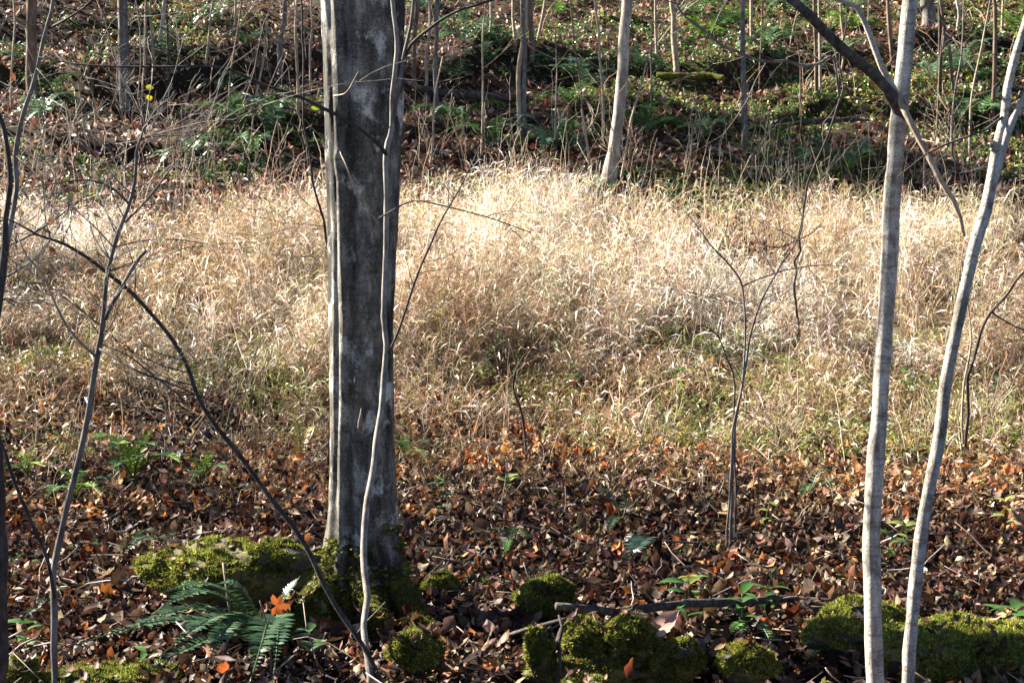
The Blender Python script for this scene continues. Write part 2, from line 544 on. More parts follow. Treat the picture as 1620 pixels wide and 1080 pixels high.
def build_litter():
    r = np.random.default_rng(5)
    T = [leaf_template(1, W, c, f, t, 4, p, w) for W, c, f, t, p, w in
         [(.46, .3, .15, .2, .85, .1), (.62, 1.2, .5, .3, .8, .2), (.42, -.9, -.35, .2, .8, .2), (.5, 2.0, .7, -.5, .9, .1), (.3, .6, 1.1, .8, .75, .2), (.7, -1.6, .5, .6, .8, .3), (.38, .9, -.6, 1.1, .85, .25), (.55, 2.6, 1.2, .3, .8, .2)]]
    acc = Acc()
    # near ground
    n = 50000
    y = 4.3 + (12.6 - 4.3) * r.random(n) ** 1.15
    x = (r.random(n) * 2 - 1) * (.40 * y + 1.0)
    keep = r.random(n) > grass_mask(x, y) * .55
    x, y = x[keep], y[keep]; n = len(x)
    z = ground_z(x, y) + r.random(n) ** 1.5 * .075 + .004
    R = rot_mats(r.random(n) * 2 * PI, r.normal(size=n) * .38, r.normal(size=n) * .46)
    sc = np.clip(.058 * np.exp(r.normal(size=n) * .38), .022, .14)
    col = pick_cols(n, LEAFCOL, r)
    sunlit_leaf = r.random(n) < .6 * smooth(8.0, 9.2, y) * smooth(.42, .6, fbm(x * .8 + 3, y * .8, 113, 3)) + .06     # sunlit band painted into the litter: patches of brighter orange and tan leaves
    col[sunlit_leaf] = pick_cols(int(sunlit_leaf.sum()), [((.42, .2, .075), 3), ((.5, .32, .17), 3), ((.45, .15, .035), 2), ((.6, .46, .31), 1.5)], r)
    k = r.integers(0, len(T), n)
    for i, t in enumerate(T):
        s = k == i
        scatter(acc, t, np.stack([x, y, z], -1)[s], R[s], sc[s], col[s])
    # hillside
    T2 = [leaf_template(1, .5, c, f, 0, 3, .8) for c, f in [(.4, .2), (1.1, .5), (-.9, .4), (1.5, -.5)]]
    n = 48000
    y = 16.0 + 20 * r.random(n)
    x = (r.random(n) * 2 - 1) * (.38 * y + 1.0)
    keep = r.random(n) > grass_mask(x, y) * .9
    x, y = x[keep], y[keep]; n = len(x)
    z = ground_z(x, y) + r.random(n) * .05 + .01
    R = rot_mats(r.random(n) * 2 * PI, r.normal(size=n) * .4, r.normal(size=n) * .45, slope_at(x, y))
    sc = np.clip(r.normal(.105, .03, n), .05, .2)
    col = pick_cols(n, [((.06, .028, .018), 2.5), ((.15, .062, .034), 4), ((.24, .115, .066), 3.4), ((.36, .24, .165), 3.0), ((.5, .41, .33), 2.0), ((.19, .05, .028), 1.4)], r)
    k = r.integers(0, len(T2), n)
    for i, t in enumerate(T2):
        s = k == i
        scatter(acc, t, np.stack([x, y, z], -1)[s], R[s], sc[s], col[s])
    o = acc.build('leaf_litter', M['litter'])
    kind(o, 'stuff', 'carpet of brown fallen leaves over the forest floor')
build_litter()

def build_single_leaves():
    """The 300 fallen leaves that show largest, each an object lying on the ground."""
    r = np.random.default_rng(77)
    shapes = [leaf_template(1, .5, .4, .25, .2, 7, .85, .12), leaf_template(1, .48, 1.3, .45, .4, 7, .8, .25), leaf_template(1, .44, -1.1, .5, .5, 7, .8, .25),
              leaf_template(1, .5, 1.8, .8, -.4, 7, .85, .15), lobed_template(5, .5, .7, 1), lobed_template(7, .4, -.5, 2)]
    cols = [(.05, .026, .018), (.10, .045, .026), (.16, .08, .048), (.26, .165, .105), (.13, .095, .085), (.3, .085, .018), (.16, .038, .02), (.34, .25, .18)]
    meshes = []
    for i, (V, F) in enumerate(shapes):
        for j, c in enumerate(cols):
            if i >= 4 and j in (0, 4): continue
            me = mesh_from('fallen_leaf', V, [F], np.tile(c, (len(V), 1)))
            me.materials.append(M['litter']); meshes.append(me)
    n = 300
    for i in range(n):
        y = 4.9 + 3.6 * r.random() ** 1.25
        x = (r.random() * 2 - 1) * (.37 * y + .1)
        o = bpy.data.objects.new('fallen_leaf', meshes[r.integers(len(meshes))])
        o.location = (x, y, float(ground_z(x, y)) + .035 + .03 * r.random())
        o.rotation_euler = (r.normal() * .5, r.normal() * .45, r.random() * 2 * PI)
        s = float(np.clip(r.normal(.075, .02), .045, .13)); o.scale = (s, s, s)
        link(o, GROUND)
build_single_leaves()

# ------------------------------------------------------------------ dry grass
def ribbons(acc, P, W, width, col):
    """P (n,k,3) centre lines, W (n,3) side vector, width (n,k)."""
    n, k, _ = P.shape
    A = P - W[:, None, :] * width[:, :, None] * .5; B = P + W[:, None, :] * width[:, :, None] * .5
    V = np.stack([A, B], 2).reshape(n, k * 2, 3)
    i = np.arange(k - 1) * 2
    f = np.stack([i, i + 1, i + 3, i + 2], -1)
    F = (f[None] + (np.arange(n) * 2 * k)[:, None, None]).reshape(-1, 4)
    acc.add(V.reshape(-1, 3), F, np.repeat(col, 2 * k, 0))

def lances(acc, base, d, L, w, droop, col, rng):
    """Narrow pointed blades from base along d: four-cornered, tip drooping."""
    n = len(base)
    side = np.cross(d, rng.normal(size=(n, 3))); side /= np.linalg.norm(side, axis=1, keepdims=True) + 1e-9
    mid = base + d * (L * .45)[:, None] + np.array([0, 0, 1.0]) * (L * .04)[:, None]
    tip = base + d * L[:, None] - np.array([0, 0, 1.0]) * (L * droop)[:, None]
    V = np.stack([base, mid - side * w[:, None] * .5, tip, mid + side * w[:, None] * .5], 1)
    F = (np.array([[0, 1, 3], [1, 2, 3]])[None] + (np.arange(n) * 4)[:, None, None]).reshape(-1, 3)
    acc.add(V.reshape(-1, 3), F, np.repeat(col, 4, 0))

def grass_stems(acc, x, y, h, lean, table, r, leaves=5, stem_w=.004, leaf_L=(.06, .13), leaf_w=(.006, .012), col_shift=None, wind=(0.0, 0.0)):
    n = len(x)
    base = np.stack([x, y, ground_z(x, y) - .02], -1)
    az = r.random(n) * 2 * PI
    hd = np.stack([np.cos(az) + wind[0], np.sin(az) + wind[1], np.zeros(n)], -1)
    k = 5; t = np.linspace(0, 1, k)
    bend = lean * (.3 + r.random(n))
    P = base[:, None, :] + np.stack([np.zeros((n, k)), np.zeros((n, k)), h[:, None] * (t[None] - .25 * np.minimum(bend, 1.6)[:, None] * t[None] ** 3)], -1) + hd[:, None, :] * (h * bend)[:, None, None] * (t ** 1.8)[None, :, None]
    P[:, 1:, :2] += r.normal(size=(n, k - 1, 2)) * .012
    az2 = r.random(n) * 2 * PI
    W = np.stack([np.cos(az2), np.sin(az2), np.zeros(n)], -1)
    col = pick_cols(n, table, r, .2)
    if col_shift is not None: col = np.clip(col * col_shift, .004, .9)
    wd = stem_w * (.7 + .6 * r.random(n))[:, None] * np.linspace(1, .45, k)[None]
    ribbons(acc, P, W, wd, col)
    for j in range(leaves):
        f = .25 + .75 * r.random(n); fi = f * (k - 1); i0 = np.minimum(k - 2, fi.astype(int)); fr = fi - i0
        ar = np.arange(n)
        b = P[ar, i0] * (1 - fr)[:, None] + P[ar, i0 + 1] * fr[:, None]
        a = r.random(n) * 2 * PI; el = r.normal(.1, .6, n)
        d = np.stack([np.cos(a) * np.cos(el), np.sin(a) * np.cos(el), np.sin(el)], -1)
        L = r.uniform(*leaf_L, n); w = r.uniform(*leaf_w, n)
        c2 = np.clip(col * (1 + .22 * r.normal(size=(n, 1))), .004, .9)
        lances(acc, b, d, L, w, r.uniform(0, .6, n), c2, r)

STRAW_LOW = [((.30, .20, .115), 4), ((.22, .135, .075), 3), ((.40, .29, .17), 2), ((.14, .08, .045), 2), ((.5, .38, .24), 1), ((.24, .24, .08), 1)]
STRAW = [((.64, .54, .41), 4), ((.75, .67, .55), 4), ((.46, .33, .205), 2.3), ((.32, .20, .115), 1.2), ((.76, .66, .53), 1.8), ((.26, .14, .08), .9), ((.47, .46, .2), .4)]

def build_grass():
    r = np.random.default_rng(21)
    acc = Acc()
    n = 86000
    x = r.uniform(-9, 9, n); y = r.uniform(9.8, 17.9, n)
    g = grass_mask(x, y)
    clump = fbm(x * 1.3, y * 1.3, 44, 3)
    keep = r.random(n) < g * (.06 + 1.2 * smooth(.36, .6, clump))
    x, y = x[keep], y[keep]; n = len(x)
    tall = smooth(11.0, 16.0, y)
    h = (.18 + .34 * tall + .95 * (fbm(x * 1.5, y * 1.5, 51, 3) - .40)) * r.uniform(.5, 1.45, n)
    h = h * (.5 + .85 * smooth(.36, .6, fbm(x * .7 + 9, y * .7, 53, 3)))
    h = np.clip(h, .06, 1.0)
    warm = fbm(x * .45, y * .45, 61, 3)[:, None]
    shift = 1.04 + (warm - .45) * np.array([[.35, .55, .8]])
    low = r.random(n) > .18 + .82 * smooth(11.6, 14.6, y + (fbm(x * .8, y * .8, 57, 3) - .5) * 3)
    low |= (fbm(x * .75 + 4, y * .95, 59, 3) > .57) & (r.random(n) < .75)
    if True:
        q = low
        grass_stems(acc, x[q], y[q], h[q] * 1.1, .5 + .6 * r.random(q.sum()), STRAW_LOW, r, 6, .005, (.05, .13), (.006, .014), shift[q], (.12, -.12))
        q = ~low; x, y, h, shift = x[q], y[q], h[q], shift[q]; n = len(x)
    # old straw lying flat between the stems
    m2 = r.random(n) < .25
    grass_stems(acc, x[m2], y[m2], h[m2] * .5 + .05, 1.6 + 1.2 * r.random(m2.sum()), STRAW, r, 3, .006, (.1, .22), (.008, .018), shift[m2], (.1, -.2))
    grass_stems(acc, x, y, h, .15 + .75 * r.random(n) ** 1.6, STRAW, r, 5, .005, (.07, .2), (.005, .014), shift, (.12, -.12))
    # brown wiry weeds thinning out into the leaves
    n = 9000
    xx = r.uniform(-5.5, 5.5, n); yy = r.uniform(8.0, 12.2, n)
    q = r.random(n) < smooth(.45, .62, fbm(xx * .8, yy * .8, 63, 3) + .07 * smooth(0, 3, xx) + .06 * smooth(-1, -3, xx)) * smooth(7.8, 10.2, yy)
    xx, yy = xx[q], yy[q]
    grass_stems(acc, xx, yy, r.uniform(.08, .34, len(xx)), .5 + .6 * r.random(len(xx)), STRAW_LOW, r, 5, .0035, (.03, .09), (.004, .010))
    # taller upright straw along the upper edge, in clumps
    n = 4200
    x = r.uniform(-6.5, 7.5, n); y = 15.2 + 1.5 * r.random(n)
    cl = noise2(x * 1.1, y * .4 + 3, 71)
    s = (cl > .55) & (x > -3.2); x, y = x[s], y[s]; n = len(x)
    grass_stems(acc, x, y, r.uniform(.35, .85, n), .12 + .3 * r.random(n), [((.66, .54, .36), 3), ((.52, .40, .24), 2), ((.74, .64, .46), 1)], r, 5, .006, (.1, .22), (.005, .011))
    # olive and yellow-green blades low in the stand
    n = 5200
    x = r.uniform(-6, 6, n); y = r.uniform(9.8, 13.2, n)
    s = (noise2(x * 1.2, y * 1.2, 81) > .55) & (grass_mask(x, y) > .08); x, y = x[s], y[s]; n = len(x)
    grass_stems(acc, x, y, r.uniform(.1, .3, n), .8 + .5 * r.random(n), [((.16, .2, .045), 3), ((.28, .3, .07), 2), ((.10, .14, .03), 1.5)], r, 5, .004, (.06, .12), (.008, .016))
    o = acc.build('dry_grass', M['straw'])
    kind(o, 'stuff', 'sunlit dry tan grass matted across the clearing')
build_grass()

def build_low_green():
    """Clubmoss, seedlings and other ground cover that nobody could count."""
    r = np.random.default_rng(33)
    acc = Acc()
    n = 34000
    y = r.uniform(17.4, 33, n); x = (r.random(n) * 2 - 1) * (.38 * y + 1)
    mk = fbm(x * .55, y * .8, 91, 4) + .10 * smooth(-2, 3, x) - .09 * smooth(-1, -5, x)
    s = r.random(n) < smooth(.515, .62, mk); x, y = x[s], y[s]; n = len(x)
    sh = 1 + (noise2(x * .8, y * .8, 95)[:, None] - .5) * np.array([[1.1, .5, .3]])
    grass_stems(acc, x, y, r.uniform(.05, .16, n), .7 * np.ones(n), [((.08, .15, .03), 3), ((.15, .22, .04), 3), ((.27, .32, .06), 1.8), ((.04, .085, .03), 2)], r, 6, .004, (.04, .10), (.015, .04), sh)
    # sparse small green leaves among the near litter
    n = 1500
    y = r.uniform(5.0, 12.5, n); x = (r.random(n) * 2 - 1) * (.38 * y + .4)
    mk = fbm(x * 1.1, y * 1.1, 101, 3); s = r.random(n) < smooth(.5, .66, mk); x, y = x[s], y[s]; n = len(x)
    grass_stems(acc, x, y, r.uniform(.04, .12, n), .7 * np.ones(n), [((.08, .14, .03), 3), ((.16, .22, .05), 2), ((.25, .28, .07), 1)], r, 5, .003, (.03, .06), (.012, .026))
    o = acc.build('ground_cover', M['green'])
    kind(o, 'stuff', 'low green ground cover and clubmoss on the hillside')
build_low_green()

def build_stalks():
    """Dead weed stalks and bramble twigs, thin as threads."""
    r = np.random.default_rng(41)
    acc = Acc()
    def one(x, y, h, lean, rad, col, curl):
        p0 = gpt(x, y, -.03); a = r.random() * 2 * PI
        n = 7; t = np.linspace(0, 1, n)
        off = np.stack([np.cos(a) * lean * h * t ** 1.5, np.sin(a) * lean * h * t ** 1.5, h * (t - curl * t ** 3)], -1)
        P = p0 + off; P[1:] += np.cumsum(r.normal(size=(n - 1, 3)) * .012 * h, 0)
        tube(acc, P, np.linspace(rad, rad * .45, n), 3, col, 0, r, False)
        if r.random() < .55:
            for _ in range(r.integers(1, 4)):
                q = P[r.integers(2, n)]; d = np.array([r.normal(), r.normal(), r.uniform(.1, 1.0)]); d /= np.linalg.norm(d)
                L = h * r.uniform(.15, .45); tt = np.linspace(0, 1, 4)[:, None]
                Q = q + d * L * tt + np.cumsum(r.normal(size=(4, 3)) * .02 * L, 0)
                tube(acc, Q, np.linspace(rad * .6, rad * .3, 4), 3, col, 0, r, False)
    PAL = [(.36, .30, .23), (.24, .19, .15), (.46, .38, .28), (.15, .11, .09), (.33, .2, .13)]
    for _ in range(300):      # upper margin of the grass
        y = r.uniform(16.2, 20.5); x = r.uniform(-7.5, 7.5)
        one(x, y, r.uniform(.4, 1.25), r.uniform(.05, .4), r.uniform(.003, .006), PAL[r.integers(5)], r.uniform(0, .25))
    for _ in range(420):      # hillside tangle, thickest towards the left
        y = r.uniform(18, 31); x = (r.random() * 2 - 1) * (.38 * y)
        if r.random() > .4 + .3 * (x < -.14 * y): continue
        one(x, y, r.uniform(.4, 1.6), r.uniform(.1, 1.0), r.uniform(.0035, .008), PAL[r.integers(5)], r.uniform(0, .8))
    for _ in range(420):      # within and before the grass
        y = r.uniform(9.4, 16); x = (r.random() * 2 - 1) * (.37 * y)
        one(x, y, r.uniform(.25, .8), r.uniform(.05, .6), r.uniform(.002, .004), PAL[r.integers(5)], r.uniform(0, .4))
    o = acc.build('weed_stalks', M['stalk'])
    kind(o, 'stuff', 'thin dead weed stalks and bramble twigs standing in undergrowth')
build_stalks()

def build_fallen_twigs():
    r = np.random.default_rng(43); acc = Acc()
    for _ in range(420):
        y = 4.8 + 6 * r.random() ** 1.3; x = (r.random() * 2 - 1) * (.38 * y + .3)
        L = r.uniform(.08, .5); a = r.random() * PI; n = 5; t = np.linspace(-.5, .5, n)
        X = x + math.cos(a) * L * t + r.normal(size=n) * .01; Y = y + math.sin(a) * L * t + r.normal(size=n) * .01
        P = np.stack([X, Y, ground_z(X, Y) + .05 + .03 * r.random() + t * r.normal() * .12], -1)
        c = [(.2, .16, .13), (.32, .26, .2), (.1, .08, .065), (.4, .36, .32)][r.integers(4)]
        tube(acc, P, np.linspace(.004, .002, n) * r.uniform(.6, 1.4), 4, c, 0, r)
    o = acc.build('fallen_twigs', M['stalk']); kind(o, 'stuff', 'small broken twigs lying among the fallen leaves')
build_fallen_twigs()

# ------------------------------------------------------------------ trees and saplings
def twig_out(acc, S, n, rng, L=(.1, .35), r0=.003, depth=1, span=(.3, 1.0), up=.2, spread=.5):
    """Side twigs along a sampled stem S (x,y,z,r)."""
    for _ in range(n):
        i = int(rng.uniform(*span) * (len(S) - 2)); p = S[i, :3]; T = S[i + 1, :3] - S[i, :3]; T /= np.linalg.norm(T) + 1e-9
        d = np.cross(T, rng.normal(size=3)); d /= np.linalg.norm(d); d = d + T * .6
        grow(acc, p, d, rng.uniform(*L), min(r0, S[i, 3] * .6), depth, rng, 4, spread, up, None, (1, 2), None, .0011)

class Plant:
    """A thing whose parts are traced stems: an Empty at its foot, one mesh for each stem, limb or twig spray."""
    def __init__(self, name, label, cat, foot, group=None):
        self.k = .78 if name in ('sapling', 'arching_stem') else (.85 if name.startswith('hillside') else 1.0)
        self.foot = np.array(foot, float); self.o = empty(name, foot); tag(self.o, label, cat, group)
    def stem(self, part, pts, mat, sides=8, wander=.004, seed=1, twigs=0, tl=(.1, .3), tr=.003, td=1, step=.04, span=(.3, 1.0), wob=.09, spread=.5):
        S = stick_pts([(a, b, c, w * self.k) for a, b, c, w in pts], step, wander, seed); r = np.random.default_rng(seed + 100)
        a = Acc(); tube(a, S[:, :3], S[:, 3], sides, None, wob, r); a.build(part, M[mat], self.o, self.foot)
        if twigs:
            b = Acc(); twig_out(b, S, twigs, r, tl, tr, td, span, .2, spread); b.build('twig_spray', M[mat], self.o, self.foot)['kind'] = 'stuff'
        return S
    def crown(self, p, d, L, rad, depth, seed, mat, spread=.6, up=.3, kids=(2, 3)):
        a = Acc(); grow(a, p, d, L, rad, depth, np.random.default_rng(seed), 6, spread, up, None, kids); a.build('crown', M[mat], self.o, self.foot)

# --- the big grey trunk
def build_big_tree():
    D = 6.5
    tab = np.array([(-1500, 520, 622), (-700, 510, 634), (-200, 505, 640), (0, 508, 637), (100, 511, 635), (200, 515, 634), (300, 518, 631), (400, 520, 627), (550, 521, 622), (700, 521, 624), (800, 519, 627), (880, 516, 632), (940, 509, 642), (990, 500, 655), (1040, 494, 664)], float)
    rows = np.concatenate([np.arange(1040, -200, -6.0), np.arange(-200, -1500, -40)])
    o = np.argsort(tab[:, 0]); lf = np.interp(rows, tab[o, 0], tab[o, 1]); rt = np.interp(rows, tab[o, 0], tab[o, 2])
    cx = (lf + rt) / 2
    foot = on_ground(578, 985); foot = np.array([at(578, 985, D)[0], D, float(ground_z(at(578, 985, D)[0], D))])
    n, m = len(rows), 120
    th = np.linspace(-PI, PI, m, endpoint=False)           # 0 faces the camera, negative to the left
    V = np.zeros((n, m, 3))
    for i in range(n):
        c = at(cx[i], rows[i], D); R = (rt[i] - lf[i]) / 2 * D / FPX
        hgt = c[2] - foot[2]
        drift = .10 * math.sin(hgt * 1.1)
        g = lambda a, w: np.exp(-(((th - a + PI) % (2 * PI) - PI) / w) ** 2)
        f = 1 - .15 * g(-.36 + drift, .13) - .07 * g(-.86 + drift, .10) - .06 * g(.42 - drift, .17) + .05 * g(-.6 + drift, .16) + .05 * g(.1, .3) - .08 * g(2.2, .25) - .07 * g(-2.3, .3)
        fl = np.clip((.5 - hgt) / .5, 0, 1) ** 2 * 1.25
        f = f + fl * (.55 * g(-1.35, .35) + .65 * g(1.15, .4) + .35 * g(.15, .3) + .4 * g(2.6, .5) + .3 * g(-2.4, .5))
        xx = np.cos(th) * 1.3; zz = np.sin(th) * 1.3
        f = f + (noise2(xx * 2.5 + 9, zz * 2.5 + hgt * 1.6, 5) - .5) * .10 + (noise2(xx * 6 + 4, zz * 6 + hgt * 2.2, 6) - .5) * .06 + (noise2(xx * 14 + 4, zz * 14 + hgt * 9, 7) - .5) * .03
        # knots and branch scars: (angle, height, size)
        for a, h0, s in ((-.55, foot[2] + 2.1, .05), (.0, 1.02, .035), (.45, 1.55, .03)):
            f = f + .12 * g(a, .2) * math.exp(-((hgt - h0 + foot[2]) / s) ** 2)
        V[i, :, 0] = c[0] + np.sin(th) * R * f; V[i, :, 1] = c[1] - np.cos(th) * R * f; V[i, :, 2] = c[2]
    ii = np.arange(n - 1)[:, None] * m; j = np.arange(m)[None]; j2 = (j + 1) % m
    F = np.stack([ii + j, ii + j2, ii + m + j2, ii + m + j], -1).reshape(-1, 4)
    root = empty('beech_tree', foot); tag(root, 'big grey fluted tree trunk with a mossy foot, the thickest in view', 'tree')
    a = Acc(); a.add(V.reshape(-1, 3), F); a.build('trunk', M['beech'], root, foot)
    # moss sleeve at the foot
    r = np.random.default_rng(3); mv = V.reshape(-1, 3); hh = mv[:, 2] - foot[2]
    ang = np.tile(th, n)
    cov = (hh < .34 + .18 * (noise2(ang * 2.2, hh * 3, 12) - .5) + .10 * np.cos(ang - 1.0)) & (np.abs(ang) < 2.4) & (hh > -.1)
    idx = np.where(cov)[0]; idx = r.choice(idx, 9000)
    c = mv[idx] + r.normal(size=(len(idx), 3)) * .006
    keep = noise3(c * 9, 14) > .44; c = c[keep]
    nrm = c - np.stack([np.full(len(c), foot[0]), np.full(len(c), D), c[:, 2]], -1); nrm /= np.linalg.norm(nrm, axis=1, keepdims=True)
    moss_tufts('moss', c, nrm, root, foot, r, .022)
    # buttress roots running out into the leaves
    for k, pts in enumerate(([(528, 915, 6.42, 34), (505, 955, 6.28, 40), (478, 985, 6.12, 34), (450, 1008, 5.98, 18)], [(622, 915, 6.42, 34), (646, 955, 6.3, 44), (668, 990, 6.15, 36), (700, 1018, 6.0, 16)], [(585, 930, 6.38, 40), (596, 975, 6.2, 40), (608, 1015, 6.02, 24)], [(548, 940, 6.38, 30), (540, 985, 6.2, 30), (528, 1015, 6.05, 14)])):
        S = stick_pts(pts, .03, .006, 60 + k); a = Acc(); tube(a, S[:, :3], S[:, 3], 12, None, .12, r); a.build('root', M['moss'], root, foot)
        ii2 = r.integers(0, len(S), 2600); aa = r.uniform(0, 2 * PI, 2600); nn = np.stack([np.cos(aa), -np.abs(np.sin(aa)) * .5, np.sin(aa)], -1)
        moss_tufts('moss', S[ii2, :3] + nn * S[ii2, 3:4], nn, root, foot, r, .016, .8)
    # limbs above the picture and a bare crown
    top = V[-1].mean(0)
    b = Acc(); rr = np.random.default_rng(8)
    for k in range(5):
        i = n - 1 - k * 6; p = V[i].mean(0); aa = k * 2.4
        grow(b, p, (math.cos(aa), math.sin(aa), .9), 2.2, .06, 3, rr, 6, .55, .3, None, (2, 3))
    grow(b, top, (0, 0, 1), 2.2, .11, 3, rr, 7, .4, .5, None, (2, 3)); b.build('crown', M['beech'], root, foot)
    # dead twigs on the bark
    for k, pts in enumerate(([(528, 152, 6.36, 2.6), (545, 148, 6.24, 2.4), (558, 130, 6.2, 2), (567, 113, 6.2, 1.5)], [(536, 236, 6.36, 2), (548, 262, 6.25, 2.6), (560, 295, 6.25, 2.6), (580, 325, 6.28, 2.4), (602, 362, 6.36, 2)])):
        S = stick_pts(pts, .02, .002, k); a = Acc(); tube(a, S[:, :3], S[:, 3], 5); a.build('dead_twig', M['tan'], root, foot)
    # small snag of bark at breast height
    S = np.array([[*at(570, 676, 6.32), .014], [*at(570, 668, 6.29), .012], [*at(571, 655, 6.295), .006], [*at(571.5, 645, 6.30), .002]])
    a = Acc(); tube(a, S[:, :3], S[:, 3], 7, None, .15); a.build('bark_snag', M['vine'], root, foot)

def moss_tufts(name, pts, nrm, parent, origin, r, L=.02, bright=1.0):
    n = len(pts); acc = Acc()
    d = nrm + r.normal(size=(n, 3)) * .6; d /= np.linalg.norm(d, axis=1, keepdims=True)
    side = np.cross(d, r.normal(size=(n, 3))); side /= np.linalg.norm(side, axis=1, keepdims=True) + 1e-9
    ln = L * r.uniform(.5, 1.3, n)[:, None]; w = ln * .26
    V = np.stack([pts - side * w, pts + side * w, pts + d * ln], 1)
    nz = noise3(pts * 12, 3)[:, None]
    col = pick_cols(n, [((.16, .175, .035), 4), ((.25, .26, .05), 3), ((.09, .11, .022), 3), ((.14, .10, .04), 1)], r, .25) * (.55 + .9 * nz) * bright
    acc.add(V.reshape(-1, 3), np.arange(3 * n).reshape(n, 3), np.repeat(col, 3, 0))
    o = acc.build(name, M['mossblade'], parent, origin, False); o["kind"] = "stuff"
    return o

build_big_tree()

# --- crooked sapling in front of the big trunk
p = Plant('sapling', 'thin crooked pale sapling rising close in front of the big grey trunk', 'sapling', on_ground(588, 1086))
S = p.stem('stem', [(588, 1090, 5.3, 16), (583, 1050, 5.36, 15), (579, 1000, 5.45, 14), (576, 900, 5.65, 14), (579, 800, 5.8, 13.5), (592, 720, 5.95, 13), (605, 640, 6.05, 12.5), (610, 560, 6.1, 12), (611, 450, 6.13, 11.5), (611, 330, 6.15, 11), (612, 245, 6.15, 11), (621, 200, 6.15, 10.5), (624, 150, 6.13, 10), (629, 80, 6.1, 9.5), (622, 20, 6.1, 9), (616, -80, 6.1, 9), (620, -400, 6.1, 7), (612, -900, 6.1, 4)], 'vine', 9, .004, 3)
p.stem('branch', [(612, 245, 6.15, 9), (600, 230, 6.1, 8), (570, 205, 6.05, 7), (535, 182, 6.0, 7), (480, 156, 5.95, 6.5), (420, 135, 5.95, 6), (360, 110, 5.9, 5), (330, 105, 5.9, 5), (200, 106, 5.85, 4), (120, 100, 5.8, 3), (60, 90, 5.8, 2)], 'dark', 6, .002, 4, 8, (.1, .3), .0025, 1)
p.stem('branch', [(621, 200, 6.15, 8), (630, 140, 6.12, 7), (640, 85, 6.1, 7), (648, 40, 6.1, 6.5), (656, -10, 6.1, 6), (668, -120, 6.1, 4)], 'grey', 6, .003, 5)
p.stem('branch', [(637, 95, 6.11, 7), (650, 70, 6.08, 6.5), (680, 45, 6.05, 6), (720, 20, 6.0, 5.5), (770, 3, 6.0, 5), (840, -20, 6.0, 4)], 'dark', 6, .002, 6)
p.stem('branch', [(614, 560, 6.1, 5.5), (632, 520, 6.05, 5), (655, 450, 6.0, 4.5), (682, 385, 5.98, 4), (702, 340, 5.95, 3.5), (735, 285, 5.9, 3), (762, 225, 5.9, 2)], 'dark', 6, .003, 7, 7, (.08, .3), .002, 1)
p.stem('branch', [(600, 345, 6.15, 3.5), (650, 318, 6.1, 3), (700, 325, 6.1, 3), (770, 345, 6.1, 2.5), (840, 368, 6.1, 2)], 'dark', 5, .004, 9, 5, (.06, .2), .0016, 1)

# --- two slim pale trees at the right
p = Plant('slim_tree', 'slim pale mottled tree at right with a dark limb forking high up', 'tree', on_ground(1386, 1150))
p.stem('trunk', [(1386, 1180, 5.05, 29), (1382, 1000, 5.07, 28), (1379, 900, 5.09, 28), (1380, 800, 5.11, 27.5), (1389, 680, 5.13, 27), (1397, 560, 5.15, 26.5), (1405, 440, 5.15, 26), (1410, 340, 5.15, 26), (1417, 240, 5.15, 25.5), (1424, 160, 5.15, 25), (1432, 90, 5.15, 23), (1440, 0, 5.17, 22), (1448, -120, 5.20, 21), (1455, -500, 5.25, 16), (1450, -1000, 5.35, 8)], 'pale', 18, .0015, 13, wob=.02, step=.03)
p.stem('limb', [(1428, 190, 5.14, 16), (1421, 168, 5.13, 24), (1405, 142, 5.07, 19), (1382, 118, 5.03, 18), (1350, 90, 4.97, 17), (1310, 55, 4.91, 16), (1270, 15, 4.85, 15), (1240, -10, 4.85, 14), (1150, -90, 4.80, 11), (1050, -220, 4.75, 7)], 'bough', 10, .002, 14, step=.03)
p.stem('limb', [(1420, 152, 5.13, 11), (1410, 132, 5.09, 10), (1396, 108, 5.07, 9.5), (1378, 60, 5.07, 9), (1357, 12, 5.07, 8), (1335, 2, 5.07, 7), (1310, -6, 5.05, 6), (1270, -60, 5.05, 4)], 'whitebark', 8, .002, 15)
p.stem('limb', [(1420, 150, 5.10, 8), (1436, 185, 5.05, 9), (1462, 235, 5.03, 9), (1488, 285, 5.00, 8.5), (1508, 315, 5.00, 8), (1520, 345, 5.00, 6.5), (1526, 374, 5.00, 4)], 'tan', 8, .003, 16, 3, (.06, .2), .002, 0, wob=.12)
p.crown(at(1452, -700, 5.08), (0, 0, 1), 1.4, .022, 3, 5, 'pale')

p = Plant('slim_tree', 'slimmer leaning pale tree with a forked top near the right edge', 'tree', on_ground(1430, 1180))
p.stem('trunk', [(1428, 1200, 4.70, 21), (1440, 1020, 4.71, 21), (1450, 910, 4.73, 20.5), (1466, 800, 4.74, 20), (1484, 700, 4.76, 19.5), (1500, 590, 4.77, 19.5), (1518, 490, 4.78, 19), (1540, 400, 4.79, 19), (1562, 320, 4.80, 18.5), (1578, 240, 4.81, 17), (1588, 185, 4.82, 15), (1594, 140, 4.82, 13.5), (1606, 85, 4.83, 12), (1624, 30, 4.84, 11), (1660, -80, 4.85, 10), (1720, -400, 4.88, 7), (1760, -800, 4.90, 3)], 'pale', 16, .002, 23, wob=.03, step=.03)
p.stem('limb', [(1566, 305, 4.80, 14), (1578, 265, 4.80, 13), (1592, 215, 4.80, 12.5), (1608, 175, 4.80, 12), (1626, 145, 4.80, 11), (1680, 60, 4.80, 9), (1740, -100, 4.80, 6)], 'whitebark', 9, .003, 24)
p.stem('branch', [(1586, 185, 4.81, 5), (1560, 205, 4.80, 4), (1520, 222, 4.79, 3.5), (1470, 245, 4.78, 3), (1420, 280, 4.78, 2)], 'dark', 5, .004, 25, 4, (.08, .25), .002, 1)
